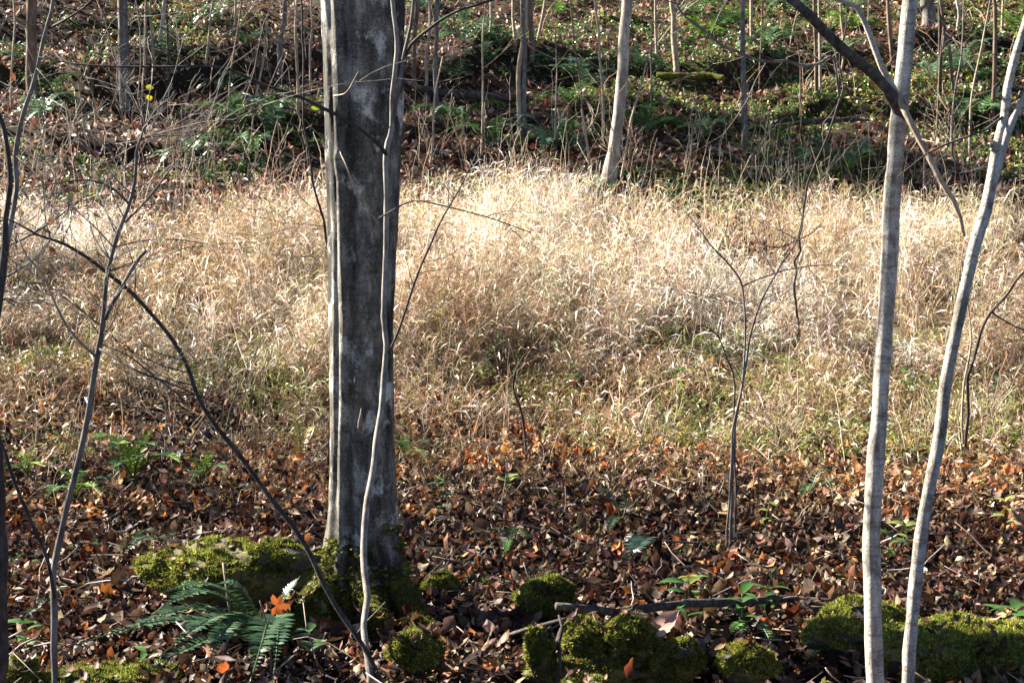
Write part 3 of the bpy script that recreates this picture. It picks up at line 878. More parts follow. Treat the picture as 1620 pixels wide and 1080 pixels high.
p.crown(at(1720, -400, 4.87), (.3, 0, 1), 1.2, .016, 3, 6, 'pale')

# --- left-hand saplings
p = Plant('sapling', 'dark forked sapling at left with one limb snapped off short', 'sapling', on_ground(88, 1088))
p.stem('stem', [(88, 1095, 5.2, 14), (86, 1030, 5.25, 14), (85, 960, 5.3, 14), (86, 900, 5.35, 13), (103, 820, 5.4, 12.5), (122, 740, 5.45, 12), (140, 650, 5.5, 11.5), (153, 570, 5.5, 11), (163, 515, 5.5, 10.5), (166, 470, 5.5, 9), (170, 430, 5.5, 8.5), (185, 375, 5.5, 8), (205, 330, 5.5, 7.5), (214, 285, 5.5, 6.5), (216, 240, 5.5, 5.5), (232, 200, 5.5, 4.5), (252, 168, 5.5, 3), (275, 150, 5.5, 2)], 'grey', 9, .003, 31, 26, (.15, .6), .003, 2, span=(.6, .98))
p.stem('limb', [(166, 505, 5.5, 9), (180, 475, 5.45, 9), (195, 450, 5.43, 8.5), (208, 425, 5.42, 8), (222, 405, 5.4, 7.5), (232, 396, 5.4, 7)], 'grey', 8, .001, 32, wob=.1)
p.stem('branch', [(150, 562, 5.5, 7), (130, 545, 5.45, 6.5), (105, 515, 5.42, 6), (82, 470, 5.4, 5.5), (64, 430, 5.4, 5), (45, 410, 5.4, 4), (28, 375, 5.4, 3)], 'tan', 6, .003, 33, 4, (.08, .2), .002, 1)
p.stem('branch', [(158, 552, 5.48, 5), (190, 572, 5.4, 4.5), (225, 590, 5.35, 4.5), (265, 605, 5.35, 4), (320, 628, 5.35, 3), (350, 640, 5.35, 2)], 'dark', 5, .003, 34, 5, (.1, .3), .002, 1)
p.stem('branch', [(206, 325, 5.5, 5), (180, 300, 5.45, 4), (140, 285, 5.4, 3.5), (90, 290, 5.4, 3), (30, 300, 5.4, 2)], 'dark', 5, .004, 35, 6, (.1, .3), .002, 1)
p.stem('branch', [(198, 352, 5.5, 5), (225, 325, 5.45, 4.5), (250, 295, 5.4, 4), (275, 260, 5.4, 3.5), (305, 225, 5.4, 2.5), (330, 205, 5.4, 2)], 'dark', 5, .004, 36, 9, (.1, .4), .002, 2)
p.stem('branch', [(86, 945, 5.3, 8), (75, 890, 5.25, 8), (55, 830, 5.2, 8), (25, 770, 5.2, 7.5), (8, 720, 5.2, 7), (-15, 640, 5.2, 6), (-40, 520, 5.2, 4)], 'dark', 7, .003, 37)

p = Plant('arching_stem', 'long dark stem arching leftward across the grass from beside the big trunk', 'sapling', on_ground(602, 1078))
p.stem('stem', [(604, 1082, 5.32, 12), (585, 1040, 5.36, 11.5), (560, 1000, 5.4, 11), (522, 940, 5.45, 11), (482, 862, 5.5, 10.5), (430, 790, 5.55, 10), (378, 720, 5.6, 10), (335, 665, 5.6, 9.5), (312, 625, 5.6, 9), (292, 570, 5.6, 9), (252, 510, 5.6, 8.5), (215, 468, 5.6, 8), (180, 440, 5.6, 7.5), (140, 408, 5.6, 7), (100, 385, 5.6, 6), (60, 372, 5.6, 5), (20, 350, 5.6, 3.5), (-30, 335, 5.6, 2)], 'dark', 8, .003, 41, 10, (.1, .45), .003, 2, span=(.45, .97))
p.stem('branch', [(312, 622, 5.6, 4.5), (285, 625, 5.55, 4), (240, 590, 5.5, 3.5), (200, 560, 5.5, 3), (160, 545, 5.5, 2)], 'dark', 5, .003, 42)

p = Plant('sapling', 'dark trunk standing at the very left edge above the shaded leaves', 'sapling', gpt(-1.86, 5.15))
_e = lambda px, py: at(px, py, 5.15)
p.stem('stem', [(2, 1095, 5.15, 24), (4, 960, 5.15, 22), (2, 820, 5.15, 21), (-6, 700, 5.15, 20), (-10, 560, 5.15, 19), (-2, 470, 5.15, 16), (6, 400, 5.15, 13), (14, 330, 5.15, 11), (14, 270, 5.15, 10), (6, 205, 5.15, 9), (-10, 120, 5.15, 8), (-20, -200, 5.2, 6)], 'dark', 9, .004, 51)

p = Plant('sapling', 'wavy grey sapling with lichen in the top left corner', 'sapling', gpt(at(6, 700, 7.6)[0], 7.6))
p.stem('stem', [(4, 900, 7.6, 11), (-8, 700, 7.6, 10.5), (-4, 520, 7.6, 10), (14, 380, 7.6, 10), (22, 300, 7.6, 10), (26, 240, 7.6, 10), (36, 190, 7.6, 9.5), (46, 150, 7.6, 9.5), (58, 110, 7.6, 9), (66, 70, 7.6, 8.5), (74, 40, 7.6, 8), (84, 0, 7.6, 8), (96, -120, 7.6, 7), (90, -500, 7.6, 4)], 'grey', 8, .006, 52, 8, (.2, .6), .004, 2, span=(.3, .8))
p.stem('branch', [(78, 45, 7.6, 6), (110, 30, 7.5, 5), (150, 0, 7.5, 4), (200, -40, 7.5, 3)], 'dark', 5, .005, 53, 4, (.1, .4), .003, 1)

# --- branch reaching in from the upper right, and the drooping stem below it
p = Plant('sapling', 'leaning sapling bending under the dark limb, with a long level branch', 'sapling', on_ground(1275, 560)); p.k = .55
p.stem('stem', [(1262, 566, 13.0, 7), (1258, 480, 12.6, 7), (1264, 390, 12.2, 6.5), (1272, 330, 12.0, 6.5), (1290, 260, 11.9, 6), (1312, 205, 11.8, 6), (1326, 165, 11.8, 6), (1330, 150, 11.8, 5), (1332, 80, 11.8, 5), (1340, 0, 11.8, 4), (1345, -150, 11.8, 3)], 'dark', 7, .012, 61, 5, (.2, .6), .005, 2)
p.stem('branch', [(1328, 155, 11.8, 6), (1318, 92, 11.7, 7), (1290, 102, 11.6, 9), (1250, 103, 11.6, 9), (1200, 94, 11.5, 8.5), (1160, 80, 11.5, 8), (1140, 70, 11.5, 8), (1115, 52, 11.5, 7), (1085, 28, 11.5, 6), (1060, -10, 11.5, 5)], 'grey', 7, .01, 62, 6, (.2, .7), .005, 2)

# --- forked sapling before the grass (centre right)
p = Plant('sapling', 'bare forked sapling with several thin stems, standing before the grass', 'sapling', on_ground(1156, 872)); p.k = .64
p.stem('stem', [(1156, 876, 7.75, 9), (1157, 800, 7.72, 8), (1160, 720, 7.7, 7.5), (1168, 640, 7.7, 7), (1180, 570, 7.7, 6.5), (1186, 535, 7.7, 6), (1200, 490, 7.7, 5.5), (1218, 448, 7.7, 5), (1240, 410, 7.7, 4.5), (1260, 382, 7.7, 4), (1270, 345, 7.7, 3), (1268, 300, 7.7, 2.5)], 'grey', 7, .004, 71, 12, (.15, .5), .003, 2, span=(.5, .98))
p.stem('stem', [(1150, 872, 7.7, 6), (1154, 780, 7.66, 5.5), (1160, 690, 7.65, 5), (1172, 620, 7.65, 5), (1178, 540, 7.65, 5), (1177, 470, 7.65, 4.5), (1170, 440, 7.65, 4.5), (1148, 412, 7.65, 4), (1124, 388, 7.65, 3.5), (1098, 352, 7.65, 2.5), (1080, 330, 7.65, 2)], 'grey', 6, .004, 72, 8, (.15, .4), .003, 1, span=(.5, .98))
p.stem('stem', [(1162, 874, 7.8, 6), (1163, 760, 7.78, 5), (1162, 610, 7.75, 5), (1150, 570, 7.75, 4.5), (1135, 530, 7.75, 4), (1112, 515, 7.75, 3), (1090, 512, 7.75, 2)], 'dark', 6, .004, 73)
p.stem('branch', [(1176, 452, 7.65, 3.5), (1200, 442, 7.6, 3.5), (1240, 428, 7.6, 3), (1290, 420, 7.6, 2.5), (1340, 422, 7.6, 2)], 'dark', 5, .005, 74, 4, (.08, .25), .002, 1)
p.stem('branch', [(1262, 380, 7.7, 3), (1230, 392, 7.65, 3), (1208, 388, 7.6, 2.5)], 'dark', 5, .004, 75)
p.stem('branch', [(1262, 380, 7.7, 3.5), (1285, 368, 7.65, 3), (1300, 355, 7.65, 2)], 'dark', 5, .003, 76)

p = Plant('sapling', 'short dark leafless seedling in the grass beside orange leaves', 'sapling', on_ground(832, 738))
p.stem('stem', [(833, 742, 9.9, 6), (829, 690, 9.9, 5.5), (822, 650, 9.9, 5), (811, 615, 9.9, 4.5), (816, 585, 9.9, 3.5), (830, 560, 9.9, 2.5)], 'dark', 6, .008, 81, 5, (.1, .35), .003, 1)

p = Plant('sapling', 'thin dark bent sapling left of the big trunk, reaching over the grass', 'sapling', on_ground(455, 740))
p.stem('stem', [(520, 735, 9.6, 5.5), (528, 560, 9.4, 5.5), (524, 440, 9.3, 5), (514, 370, 9.2, 5), (502, 310, 9.2, 5), (492, 260, 9.2, 4.5), (484, 210, 9.2, 4.5), (481, 160, 9.2, 4), (479, 80, 9.2, 4), (476, 0, 9.2, 3.5), (470, -150, 9.2, 3)], 'dark', 6, .006, 91, 8, (.2, .5), .003, 1)
p = Plant('sapling', 'dark-topped sapling bending in from the right edge over the grass', 'sapling', on_ground(1528, 700))
p.stem('stem', [(1527, 705, 9.9, 7), (1532, 640, 9.8, 6.5), (1540, 570, 9.7, 6), (1558, 512, 9.6, 6), (1590, 468, 9.5, 5.5), (1622, 428, 9.4, 5), (1680, 370, 9.3, 3.5)], 'dark', 7, .008, 95, 6, (.15, .5), .003, 1)
p.stem('stem', [(1524, 703, 9.9, 5), (1526, 620, 9.9, 5), (1535, 540, 9.9, 4), (1530, 470, 9.9, 3)], 'tan', 6, .008, 96, 3, (.15, .4), .003, 1)
p.stem('branch', [(1570, 495, 9.55, 4), (1595, 510, 9.5, 3.5), (1640, 530, 9.5, 3)], 'dark', 5, .005, 97)

# --- hillside trees: (label, pts, material, crown?)
HILL = [
 ('white-barked tree leaning at the foot of the hillside', 'whitebark', [(960, 292, 34), (968, 255, 26), (975, 210, 22), (982, 160, 22), (985, 110, 22), (990, 50, 21), (993, -20, 20), (1000, -200, 19), (1010, -700, 14)], 1),
 ('pale tree with a moss-green side forming the nearer of two stems beside the fallen log', 'tan', [(824, 226, 11), (822, 170, 9), (820, 110, 9), (828, 60, 8), (832, 0, 8), (834, -300, 6)], 0),
 ('upright grey stem twinned with a paler one beside the fallen log', 'grey', [(833, 224, 10), (828, 160, 10), (831, 90, 9), (826, 40, 9), (824, -20, 8), (820, -300, 6)], 0),
 ('stouter brown trunk right behind the twin stems near the fallen log', 'brown', [(842, 100, 11), (839, 50, 10), (838, 0, 10), (836, -300, 8)], 1),
 ('slender tan stem left of the twin stems on the upper slope', 'tan', [(815, 84, 6), (813, 40, 6), (812, -10, 5.5), (810, -250, 5)], 0),
 ('thin pale stem leaning right beyond the brown trunk', 'tan', [(850, 66, 5), (857, 30, 5), (863, -10, 4.5), (880, -150, 4)], 0),
 ('grey forked-foot stem before the left end of the fallen log', 'grey', [(691, 196, 11), (690, 140, 8), (689, 90, 8), (690, 30, 8), (691, -20, 8), (690, -300, 6)], 0),
 ('short slim stem just left of the fallen log', 'tan', [(672, 174, 7), (676, 130, 6), (675, 90, 5.5), (678, 30, 5), (680, -100, 4)], 0),
 ('pale thin stem above the bright ferns right of the big trunk', 'tan', [(771, 76, 6), (776, 40, 5), (776, 0, 4.5), (778, -150, 4)], 0),
 ('long thin wavering stem left of the white-barked tree', 'tan', [(953, 232, 5), (955, 180, 5), (951, 110, 4.5), (946, 50, 4.5), (942, -10, 4), (935, -200, 3)], 0),
 ('slim tree with two pressed-together stems right of the white-barked tree', 'tan', [(1071, 132, 13), (1067, 80, 11), (1065, 30, 10), (1063, -20, 10), (1062, -300, 8)], 1),
 ('dark grey upright tree behind the long level branch', 'grey', [(1178, 240, 12), (1177, 180, 10), (1176, 110, 9.5), (1175, 50, 9), (1174, -20, 9), (1172, -350, 7)], 1),
 ('pale short stem beyond the dark grey upright tree', 'tan', [(1189, 62, 7), (1188, 30, 6), (1187, -10, 6), (1186, -200, 5)], 0),
 ('darker of two parallel poles under the dark limb', 'brown', [(1291, 154, 7), (1290, 100, 6), (1289, 40, 6), (1288, -20, 6), (1286, -250, 5)], 0),
 ('paler of two parallel poles under the dark limb', 'tan', [(1298, 150, 6), (1297, 90, 5.5), (1296, 30, 5), (1295, -20, 5), (1294, -250, 4)], 0),
 ('dim stem seen through the fork of the slim pale tree', 'brown', [(1412, 102, 8), (1408, 60, 8), (1405, 20, 7), (1402, -30, 7), (1398, -250, 6)], 0),
 ('thick grey trunk on the crest right of the slim pale tree', 'grey', [(1470, 42, 28), (1468, 10, 25), (1466, -30, 24), (1464, -400, 20)], 1),
 ('dark stem below the thick grey trunk on the crest', 'dark', [(1487, 156, 7), (1488, 100, 7), (1487, 50, 6), (1489, -20, 6), (1490, -250, 5)], 0),
 ('bent brown stem between the two slim pale trees', 'brown', [(1508, 150, 6), (1504, 100, 6), (1497, 50, 6), (1490, 10, 5), (1480, -60, 5)], 0),
 ('pale stem high on the slope between the two slim pale trees', 'whitebark', [(1515, 48, 7), (1514, 15, 6), (1514, -20, 6), (1513, -200, 5)], 0),
 ('reddish slim trunk behind the forked top near the right edge', 'brown', [(1571, 196, 9), (1572, 130, 8), (1574, 70, 8), (1572, 10, 8), (1570, -30, 7), (1568, -300, 6)], 0),
 ('small pale stem above the forked top near the right edge', 'tan', [(1585, 52, 5), (1587, 20, 5), (1588, -20, 4), (1590, -150, 4)], 0),
 ('reddish brown trunk in the top left corner', 'brown', [(52, 152, 22), (51, 100, 20), (50, 50, 19), (49, 0, 18), (48, -300, 15)], 1),
 ('pale peeling stem beside the reddish brown trunk', 'whitebark', [(42, 140, 7), (44, 90, 6.5), (45, 40, 6), (43, -20, 6), (42, -200, 5)], 0),
 ('thin grey stem near the left border of the hillside', 'tan', [(18, 170, 4), (20, 100, 4), (22, 40, 4), (21, -20, 3.5), (20, -150, 3)], 0),
 ('dusky grey trunk rising from the bramble tangle', 'grey', [(199, 172, 22), (197, 120, 20), (196, 60, 19), (194, 0, 18), (192, -300, 15)], 1),
 ('slim stem at the front of the bramble tangle', 'tan', [(186, 150, 6), (189, 90, 5), (190, 30, 5), (191, -20, 5), (192, -200, 4)], 0),
 ('thin straight stem right of the bramble tangle', 'tan', [(243, 112, 5), (239, 60, 5), (238, 20, 4.5), (240, -30, 4), (242, -200, 3)], 0),
 ('white curved stem leaning right of the bramble tangle', 'whitebark', [(245, 84, 5), (254, 55, 6.5), (258, 30, 6), (260, -5, 5), (262, -120, 4)], 0),
 ('dark stub-like stem below the yellow leaves', 'dark', [(267, 160, 6), (267, 120, 6), (266, 80, 5), (266, 50, 4), (264, 0, 3)], 0),
 ('pale thin stem leaning on the leafy slope left of the big trunk', 'tan', [(325, 104, 5), (330, 60, 4.5), (336, 20, 4.5), (341, -20, 4), (350, -150, 3)], 0),
 ('short upright stem above the dark branch left of the big trunk', 'tan', [(371, 50, 4), (372, 20, 4), (373, -20, 4), (372, -150, 3)], 0),
 ('grey crooked stem left of the big trunk', 'grey', [(444, 114, 11), (443, 70, 9), (449, 40, 8), (452, -10, 8), (455, -250, 6)], 0),
 ('thin upright stem close beside the big trunk', 'tan', [(470, 182, 6), (470, 120, 5), (469, 60, 5), (468, -10, 4.5), (466, -200, 4)], 0),
 ('very thin stem between the crooked stem and the big trunk', 'tan', [(490, 150, 4), (491, 100, 4), (494, 50, 4), (492, -10, 3.5), (490, -150, 3)], 0),
 ('dull brown trunk in shade just right of the big trunk', 'brown', [(654, 130, 9), (655, 90, 8), (657, 40, 8), (660, -10, 8), (662, -250, 6)], 0),
 ('slim stem right of the two parallel poles', 'tan', [(1330, 118, 5), (1334, 60, 4.5), (1331, 10, 4), (1330, -100, 3)], 0),
 ('thin stem against green slope right of the leaning white-barked tree', 'tan', [(1040, 96, 5), (1038, 50, 4.5), (1037, 0, 4), (1036, -150, 3)], 0),
 ('dry pale pole standing in the grass margin before the white-barked tree', 'tan', [(934, 300, 5), (930, 250, 5), (925, 210, 4.5), (920, 172, 4)], 0),
 ('pale basal shoot springing beside the white-barked tree', 'tan', [(980, 300, 5), (990, 240, 4.5), (1000, 190, 4), (1012, 150, 3.5), (1023, 98, 3)], 0),
]
for i, (lab, mt, pts, cr) in enumerate(HILL):
    g = on_ground(pts[0][0], pts[0][1]); d = float(g[1])
    q = Plant('hillside_tree' if pts[0][2] > 6.5 else 'hillside_sapling', lab, 'tree' if pts[0][2] > 6.5 else 'sapling', g, 'trees on the hillside')
    S = q.stem('trunk', [(pts[0][0], pts[0][1] + 6, d, pts[0][2] * 1.15)] + [(a, b, d, w) for a, b, w in pts], mt, 9 if pts[0][2] > 9 else 6, .012, 200 + i, 5 if not cr else 4, (.3, 1.0), .006, 2, step=.12, span=(.25, .95), wob=.06)
    if cr: q.crown(S[-1, :3], (0, 0, 1), 2.2, S[-1, 3], 4, 300 + i, mt, .6, .35, (2, 3))

_hr = np.random.default_rng(4242)
LAND = [(52, 'the reddish brown trunk'), (110, 'the bramble tangle'), (196, 'the dusky grey trunk'), (260, 'the white curved stem'), (330, 'the fern bank'), (448, 'the grey crooked stem'), (575, 'the big trunk'), (690, 'the forked-foot stem'), (830, 'the twin stems'), (890, 'the earth bank'), (985, 'the white-barked tree'), (1067, 'the pressed-together stems'), (1120, 'the sunken dark log'), (1176, 'the dark grey upright tree'), (1294, 'the two parallel poles'), (1430, 'the slim pale tree'), (1470, 'the thick crest trunk'), (1572, 'the reddish slim trunk')]
_seen = set(); _n = 0
while _n < 18:
    px = float(_hr.uniform(0, 1620)); py = float(_hr.uniform(40, 270))
    if 500 < px < 645: px += 160
    hh = float(_hr.uniform(110, 330)); ln = float(_hr.normal() * 18); ci = int(_hr.integers(3))
    lx, ln_ = min(LAND, key=lambda t: abs(t[0] - px))
    where = 'high up the slope' if py < 110 else ('midway up the slope' if py < 190 else 'low by the grass')
    lab = 'thread-thin %s sapling %s, %s %s' % (['tan', 'grey', 'brown'][ci], where, 'left of' if px < lx else 'right of', ln_)
    if lab in _seen: continue
    _seen.add(lab)
    g = on_ground(px, py); d = float(g[1]); w = float(_hr.uniform(2.6, 5))
    q = Plant('hillside_sapling', lab, 'sapling', g, 'thread-thin saplings scattered over the hillside')
    q.stem('trunk', [(px, py + 5, d, w * 1.2), (px + ln * .2 + _hr.normal() * 3, py - hh * .3, d, w), (px + ln * .6 + _hr.normal() * 4, py - hh * .65, d, w * .8), (px + ln, py - hh, d, w * .45)], ['tan', 'grey', 'brown'][ci], 5, .015, 400 + _n, 5, (.2, .7), .005, 1, step=.15, span=(.25, .95))
    _n += 1

# ------------------------------------------------------------------ ferns
def frond_mesh(acc, P, width, n, cols, rng, up=np.array([0, 0, 1.0]), fold=.25, narrow=1.0, droop=.1):
    """A once-divided fern frond along the sampled midrib P: rib plus paired pointed leaflets."""
    P = np.asarray(P, float); m = len(P)
    T = np.gradient(P, axis=0); T /= np.linalg.norm(T, axis=1, keepdims=True)
    Ltot = np.linalg.norm(np.diff(P, axis=0), axis=1).sum()
    tube(acc, P, np.linspace(.0035, .0012, m) * max(1, Ltot / .45), 4, np.array(cols[0]) * np.array([1.3, .9, .6]), 0, rng)
    t = np.linspace(.12, .985, n); f = t * (m - 1); i = np.minimum(m - 2, f.astype(int)); fr = (f - i)[:, None]
    p = P[i] * (1 - fr) + P[i + 1] * fr; tg = T[i] * (1 - fr) + T[i + 1] * fr
    side = np.cross(tg, up); side /= np.linalg.norm(side, axis=1, keepdims=True) + 1e-9
    nrm = np.cross(side, tg)
    prof = np.sin(PI * np.clip(.18 + .82 * t, 0, 1) ** .9) ** .7 * np.clip((1.02 - t) * 3, .12, 1)
    for s in (-1, 1):
        L = width * .5 * prof * rng.uniform(.88, 1.08, n)
        d = side * s + tg * .22 + nrm * (fold * rng.uniform(.5, 1.4, n))[:, None] + rng.normal(size=(n, 3)) * .05
        d /= np.linalg.norm(d, axis=1, keepdims=True)
        wv = tg + rng.normal(size=(n, 3)) * .12
        w = np.minimum(Ltot * .86 / n * .88, L * .5) * narrow
        tipd = np.array([0, 0, -1.0]) * (L * droop)[:, None]
        b0 = p - wv * (w * .35)[:, None]; b1 = p + wv * (w * .4)[:, None]
        m0 = p + d * (L * .5)[:, None] - wv * (w * .42)[:, None] + nrm * (w * .12)[:, None]; m1 = p + d * (L * .5)[:, None] + wv * (w * .42)[:, None] - nrm * (w * .1)[:, None]
        tip = p + d * L[:, None] + tipd + wv * (w * .25)[:, None]
        V = np.stack([b0, b1, m1, m0, tip], 1)
        o = (np.arange(n) * 5)[:, None]
        c = np.array(cols)[rng.integers(0, len(cols), n)] * rng.uniform(.8, 1.2, (n, 1))
        base = acc.n
        acc.add(V.reshape(-1, 3), (np.array([[0, 1, 2, 3]]) + o), np.repeat(c, 5, 0))
        acc.F3.append(np.array([[3, 2, 4]]) + o + base)

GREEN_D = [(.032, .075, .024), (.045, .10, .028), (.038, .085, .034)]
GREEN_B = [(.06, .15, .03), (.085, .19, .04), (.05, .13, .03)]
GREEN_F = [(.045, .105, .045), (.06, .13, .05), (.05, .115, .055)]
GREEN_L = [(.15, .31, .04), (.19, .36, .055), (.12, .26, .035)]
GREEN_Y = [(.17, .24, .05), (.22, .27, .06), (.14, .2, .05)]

def arc(a, b, rise, n=14, bow=0.0):
    a = np.array(a, float); b = np.array(b, float); t = np.linspace(0, 1, n)[:, None]
    side = np.cross(b - a, [0, 0, 1.0]); L = np.linalg.norm(side) + 1e-9
    return a * (1 - t) + b * t + np.array([0, 0, 1.0]) * rise * (4 * t * (1 - t)) * (1 + .35 * (1 - 2 * t)) + side / L * bow * (4 * t * (1 - t))

def fern_traced(label, base, fronds, group=None):
    """fronds: (tip_px, tip_py, tip_depth, rise, width, n, palette)"""
    o = empty('fern', base); tag(o, label, 'fern', group)
    for k, (tx, ty, td, rise, w, n, pal) in enumerate(fronds):
        r = np.random.default_rng(500 + k + int(base[0] * 100) % 50); a = Acc()
        frond_mesh(a, arc(base + np.array([0, 0, .05]), at(tx, ty, td), rise, 16, r.normal() * .02), w * .85, n, pal, r, narrow=.8)
        a.build('frond', M['fern'], o, base)
    return o


b = at(425, 992, 5.85); b[2] = float(ground_z(b[0], b[1])) + .03
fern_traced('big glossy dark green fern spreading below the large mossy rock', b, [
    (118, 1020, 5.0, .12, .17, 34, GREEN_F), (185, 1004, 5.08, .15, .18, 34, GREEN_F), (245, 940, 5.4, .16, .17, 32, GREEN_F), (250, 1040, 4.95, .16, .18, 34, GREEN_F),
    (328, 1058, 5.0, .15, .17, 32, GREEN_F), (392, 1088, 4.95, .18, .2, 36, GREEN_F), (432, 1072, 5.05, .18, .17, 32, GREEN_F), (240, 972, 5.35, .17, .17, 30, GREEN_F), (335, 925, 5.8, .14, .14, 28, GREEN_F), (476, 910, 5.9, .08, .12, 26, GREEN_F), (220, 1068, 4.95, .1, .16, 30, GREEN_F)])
b = on_ground(210, 772)
fern_traced('bright green fern standing in sunlight left of the grass', b, [(142, 698, 8.8, .16, .24, 26, GREEN_L), (170, 712, 8.6, .14, .2, 22, GREEN_L), (238, 670, 9.0, .08, .18, 24, GREEN_L), (265, 712, 8.8, .14, .18, 22, GREEN_B), (292, 738, 8.5, .12, .18, 20, GREEN_L), (215, 725, 8.3, .08, .15, 18, GREEN_B), (180, 750, 8.2, .1, .16, 18, GREEN_B)])
b = on_ground(45, 765)
fern_traced('small bright fern near the left edge, behind the dark forked sapling', b, [(16, 706, 8.9, .05, .12, 18, GREEN_L), (55, 704, 8.9, .05, .11, 18, GREEN_Y), (74, 738, 8.6, .06, .12, 16, GREEN_L), (5, 742, 8.6, .05, .12, 16, GREEN_B)])
b = on_ground(120, 800)
fern_traced('bright low fern right under the forked sapling, in sun', b, [(92, 752, 8.3, .08, .14, 18, GREEN_L), (140, 748, 8.3, .08, .14, 18, GREEN_B), (162, 785, 8.0, .08, .13, 16, GREEN_L), (75, 790, 8.0, .07, .13, 16, GREEN_B)])
b = on_ground(318, 775)
fern_traced('green fern in dry weeds between the forked sapling and the big trunk', b, [(285, 720, 8.6, .08, .15, 18, GREEN_B), (335, 712, 8.7, .06, .15, 20, GREEN_L), (365, 752, 8.3, .09, .14, 16, GREEN_B), (300, 765, 8.0, .07, .13, 16, GREEN_B)])
b = on_ground(258, 876)
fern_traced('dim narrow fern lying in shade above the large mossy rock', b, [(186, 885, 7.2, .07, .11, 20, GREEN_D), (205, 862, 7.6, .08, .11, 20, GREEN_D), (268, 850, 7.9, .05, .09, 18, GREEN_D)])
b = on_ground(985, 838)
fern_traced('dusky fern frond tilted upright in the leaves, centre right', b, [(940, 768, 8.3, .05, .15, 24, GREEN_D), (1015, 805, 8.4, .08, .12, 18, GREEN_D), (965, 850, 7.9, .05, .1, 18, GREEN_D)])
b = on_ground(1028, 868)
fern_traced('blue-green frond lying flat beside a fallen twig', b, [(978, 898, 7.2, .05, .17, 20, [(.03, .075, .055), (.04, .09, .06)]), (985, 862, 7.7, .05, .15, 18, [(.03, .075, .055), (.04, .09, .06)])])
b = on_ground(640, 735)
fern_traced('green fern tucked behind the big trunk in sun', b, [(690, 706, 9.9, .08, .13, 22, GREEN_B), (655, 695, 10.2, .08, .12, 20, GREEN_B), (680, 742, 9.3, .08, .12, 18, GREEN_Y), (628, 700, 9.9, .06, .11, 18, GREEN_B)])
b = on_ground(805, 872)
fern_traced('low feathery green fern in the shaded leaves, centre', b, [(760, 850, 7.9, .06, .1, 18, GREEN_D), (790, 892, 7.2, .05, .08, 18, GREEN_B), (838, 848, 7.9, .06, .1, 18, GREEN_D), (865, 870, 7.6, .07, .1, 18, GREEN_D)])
b = on_ground(1190, 1010)
fern_traced('small lacy fern over the mossy stone beside the fallen branch', b, [(1140, 1022, 5.75, .04, .07, 16, GREEN_B), (1225, 1030, 5.7, .04, .07, 16, GREEN_B), (1170, 1040, 5.6, .03, .06, 14, GREEN_B)])
b = on_ground(1302, 1062)
fern_traced('small bright fern left of the slim pale tree foot', b, [(1262, 1022, 5.6, .05, .08, 16, GREEN_B), (1310, 1018, 5.7, .04, .07, 16, GREEN_B), (1270, 1050, 5.4, .04, .06, 14, GREEN_B), (1338, 1035, 5.6, .04, .07, 14, GREEN_B)])
b = on_ground(1308, 985)
fern_traced('single narrow upright frond left of the slim pale tree', b, [(1334, 928, 6.35, .0, .055, 20, GREEN_B)])
b = on_ground(60, 985)
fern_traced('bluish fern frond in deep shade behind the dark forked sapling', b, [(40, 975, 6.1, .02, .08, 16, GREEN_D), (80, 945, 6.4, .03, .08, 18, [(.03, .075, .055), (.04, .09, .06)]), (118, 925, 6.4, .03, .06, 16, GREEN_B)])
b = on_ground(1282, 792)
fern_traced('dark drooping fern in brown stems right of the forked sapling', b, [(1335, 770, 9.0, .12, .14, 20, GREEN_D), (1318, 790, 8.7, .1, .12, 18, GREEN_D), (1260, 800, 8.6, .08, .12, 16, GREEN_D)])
b = on_ground(1270, 610)
fern_traced('pale green small fern at the lower edge of the grass', b, [(1245, 590, 12.4, .06, .12, 16, GREEN_Y), (1290, 585, 12.4, .06, .12, 16, GREEN_B), (1300, 608, 12.1, .06, .12, 14, GREEN_B)])
b = on_ground(475, 745)
fern_traced('yellowed drooping fern just left of the big trunk', b, [(452, 650, 9.9, .1, .13, 20, [(.4, .33, .09), (.32, .29, .08)]), (470, 655, 9.9, .05, .12, 20, [(.4, .33, .09), (.32, .29, .08)]), (500, 672, 9.8, .08, .12, 20, [(.4, .33, .09), (.28, .28, .08)]), (440, 690, 9.7, .1, .12, 18, [(.4, .33, .09)])])
b = on_ground(318, 640)
fern_traced('yellow-green upright plant with ladder leaves in the grass at left', b, [(305, 562, 11.9, .02, .14, 12, GREEN_Y), (330, 572, 11.9, .05, .13, 12, GREEN_Y)])

